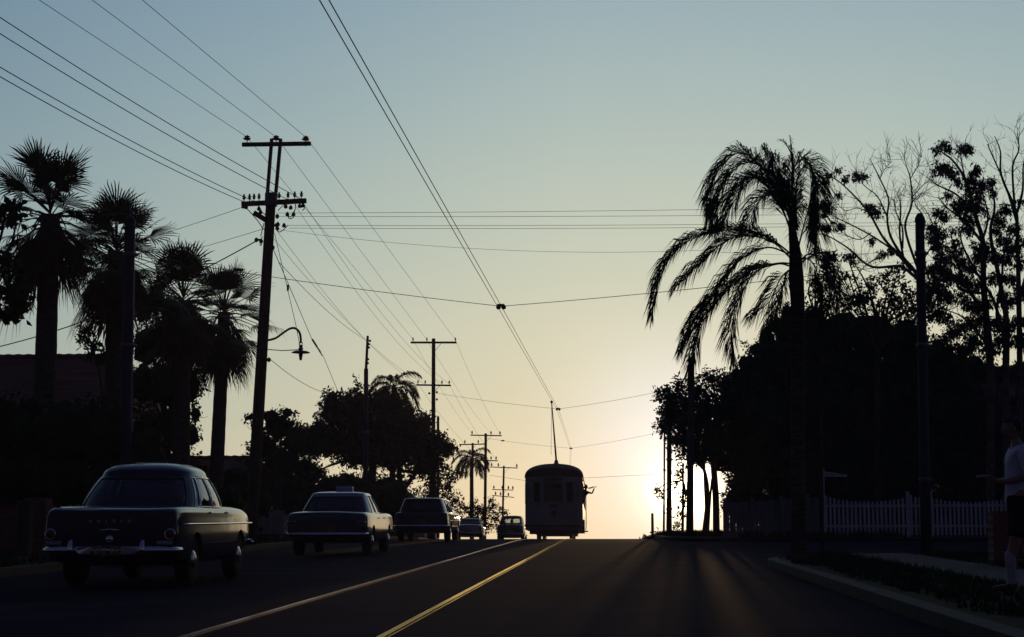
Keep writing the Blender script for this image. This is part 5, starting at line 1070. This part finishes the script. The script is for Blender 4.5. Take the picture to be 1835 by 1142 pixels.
paling('tall weathered paling fence between the backlit shrub and the street name post', 1296, 1470, YF, 902, 890, [1299, 1348, 1400, 1448], greyp)
paling('low pale fence with two posts left of the taxi', 452, 512, 62, 912, 914, [462, 486], mat('pale_timber', (.40, .36, .32), .85, var=.2))
# street name post
b = gbase(1473, 55.6); root = thing('street_sign', 'white street name post with a single finger board pointing right', 'street sign', b); t = P(1473.5, 841, 55.6); b.x = t.x
m = MB(); m.box((t.x, 55.6, (b.z+t.z)/2), (.105, .105, t.z-b.z), bev=.008); m.box((t.x, 55.6, t.z+.012), (.125, .125, .03), bev=.01); m.build('post', whitep, root)
a, c = P(1477, 846, 55.6), P(1517, 852.5, 55.6); m = MB(); zt, zb = P(1477, 844.5, 55.6).z, P(1477, 854, 55.6).z
z2t, z2b = P(1517, 850.5, 55.6).z, P(1517, 855, 55.6).z
m.poly([(a.x-.02, 55.58, zb), (c.x, 55.58, z2b), (c.x+.03, 55.58, (z2t+z2b)/2), (c.x, 55.58, z2t), (a.x-.02, 55.58, zt)], (0, .03, 0)); bd_ = m.build('finger_board', whitep, root)
m = MB()
for k in range(9):                            # worn, no longer legible lettering
    if k == 5: continue
    x = a.x+.06+k*.068; h = .055; z = (zt+zb)/2-.004*k
    for dx in random.sample((-.018, 0, .018), 2): m.box((x+dx, 55.573, z), (.010, .006, h))
    m.box((x, 55.573, z+random.choice((-.02, 0, .02))), (.034, .006, .010))
m.build('lettering', mat('sign_black', (.05, .05, .06), .6), bd_)
# brick walls
def brick_wall(label, px0, px1, Y, top_py, th=.24, piers=()):
    a, b = P(px0, 950, Y), P(px1, 950, Y); z0 = gz(Y)+.08; zt = P(px0, top_py, Y).z; root = thing('brick_wall', label, 'wall', ((a.x+b.x)/2, Y, z0))
    m = MB(); m.box(((a.x+b.x)/2, Y, (z0+zt)/2), (b.x-a.x, th, zt-z0)); m.build('brickwork', brickm, root); m = MB(); m.box(((a.x+b.x)/2, Y, zt+.03), (b.x-a.x+.06, th+.08, .06), bev=.01); m.build('coping', concrete, root)
    for p_ in piers: q = P(p_, 900, Y); m = MB(); m.box((q.x, Y-.02, (z0+zt)/2+.06), (.42, th+.16, zt-z0+.12)); m.build('pier', brickm, root)
    return root
brick_wall('low red brick garden wall behind the legs at the right edge', 1786, 1990, 27.0, 931, piers=(1797,))
brick_wall('low red brick garden wall at the far left frame edge', -90, 78, 33.5, 905, piers=(70,))
m = MB(); b = gbase(47, 32.5); root = thing('gate_post', 'dark timber post in front of the left brick wall', 'post', b); m.box(b+Vector((0, 0, .5)), (.24, .24, 1.0), bev=.02); m.build('shaft', wood, root); m = MB(); m.box(b+Vector((0, 0, 1.02)), (.30, .30, .05), bev=.015); m.build('cap', wood, root)
def house(label, X0, X1, Y0, Y1, z_eave, z_ridge, gable='x', chimney=None, nwin=4, wallm=None, hip=1.5):
    zg = min(gz(Y0), gz(Y1))-.2; root = thing('house', label, 'house', ((X0+X1)/2, (Y0+Y1)/2, zg), 'houses behind the gardens'); wm = wallm or weatherb
    m = MB(); m.box(((X0+X1)/2, (Y0+Y1)/2, (zg+z_eave)/2), (X1-X0, Y1-Y0, z_eave-zg)); m.build('wall', wm, root)
    ym = (Y0+Y1)/2; e = .5; m = MB(); V = [(X0-e, Y0-e, z_eave), (X1+e, Y0-e, z_eave), (X1+e, Y1+e, z_eave), (X0-e, Y1+e, z_eave), (X0+hip, ym, z_ridge), (X1-hip, ym, z_ridge)]
    m.add(V, [(0, 1, 5, 4), (1, 2, 5), (2, 3, 4, 5), (3, 0, 4), (0, 3, 2, 1)]); m.tube([V[4], V[5]], .09, 6); rf = m.build('roof', tilem, root)
    m = MB(); 
    nr = max(4, int((X1-X0-2*hip)/.2)); m.tube([(X0+hip+(X1-X0-2*hip)*k/nr, ym, z_ridge+.03) for k in range(nr+1)], [.10+.03*(k % 2) for k in range(nr+1)], 8); m.build('ridge_tiles', tilem, rf)
    m = MB(); m.tube([(X0-e, Y0-e-.06, z_eave), (X1+e, Y0-e-.06, z_eave)], .06, 6); m.build('gutter', iron, rf)
    for k in range(nwin):
        x = X0+(X1-X0)*(k+.6)/(nwin+.2); z = z_eave-1.2
        if k == nwin//2:
            m = MB(); m.box((x, Y0-.03, z_eave-1.45), (.9, .08, 2.1), bev=.01); d = m.build('door', wood, root); m = MB(); m.lathe([(.03, -.05), (.03, 0)], (x+.35, Y0-.08, z_eave-1.5), 'Y', 8); m.build('handle', chrome, d)
        else:
            m = MB(); m.box((x, Y0-.02, z), (1.2, .06, 1.2)); wn = m.build('window', houseglass, root); m = MB()
            for dx in (-.62, 0, .62): m.box((x+dx, Y0-.06, z), (.07, .05, 1.31))
            for dz in (-.62, .62): m.box((x, Y0-.063, z+dz), (1.31, .05, .07))
            m.build('frame', whitep, wn)
    if chimney: m = MB(); m.box((chimney, ym+.3, z_ridge+.1), (.6, .6, 1.4), bev=.02); m.build('chimney', brickm, rf)
    return root
Yh = 62; zr = P(100, 641, Yh+4).z; xr_ = P(196, 641, Yh+4).x
house('house with a dark tiled roof ridge level behind the leftmost palm trunk', xr_-15, xr_+1.5, Yh, Yh+8, zr-2.3, zr, chimney=None, hip=1.5)
zr = P(420, 822, 82).z; xa, xb = P(388, 822, 82).x, P(452, 822, 82).x
house('low roofed house glimpsed between the rightmost fan palm and the power pole', xa-3, xb+1.6, 78, 86, zr-1.6, zr, nwin=3, hip=1.6)
zr = P(1790, 662, 76).z; xa = P(1738, 662, 76).x
house('house with a flat looking dark roof behind the tall gum tree', xa-1.5, xa+14, 72, 80, zr-2.2, zr, hip=1.5)
zr = P(640, 872, 100).z; xa = P(560, 872, 100).x
house('reddish roofed house behind the roadside trees', xa, xa+7, 96, 104, zr-1.8, zr, nwin=3, hip=1.8)

# ------------------------------------------------------------------ the hazy evening air
bm = bmesh.new(); bmesh.ops.create_cube(bm, size=1)
for v in bm.verts: v.co = Vector((v.co.x*420, 85+v.co.y*240, 3+v.co.z*60))
me = bpy.data.meshes.new('haze'); bm.to_mesh(me); bm.free()
hm = bpy.data.materials.new('evening_haze'); hm.use_nodes = True; t = hm.node_tree; t.nodes.clear(); o_ = t.nodes.new('ShaderNodeOutputMaterial'); pv = t.nodes.new('ShaderNodeVolumePrincipled')
pv.inputs['Color'].default_value = (.74, .70, 1.0, 1); pv.inputs['Density'].default_value = 0.0003; pv.inputs['Anisotropy'].default_value = .55
t.links.new(pv.outputs[0], o_.inputs['Volume']); hz_ = link('haze', me, hm); struct(hz_, 'stuff')
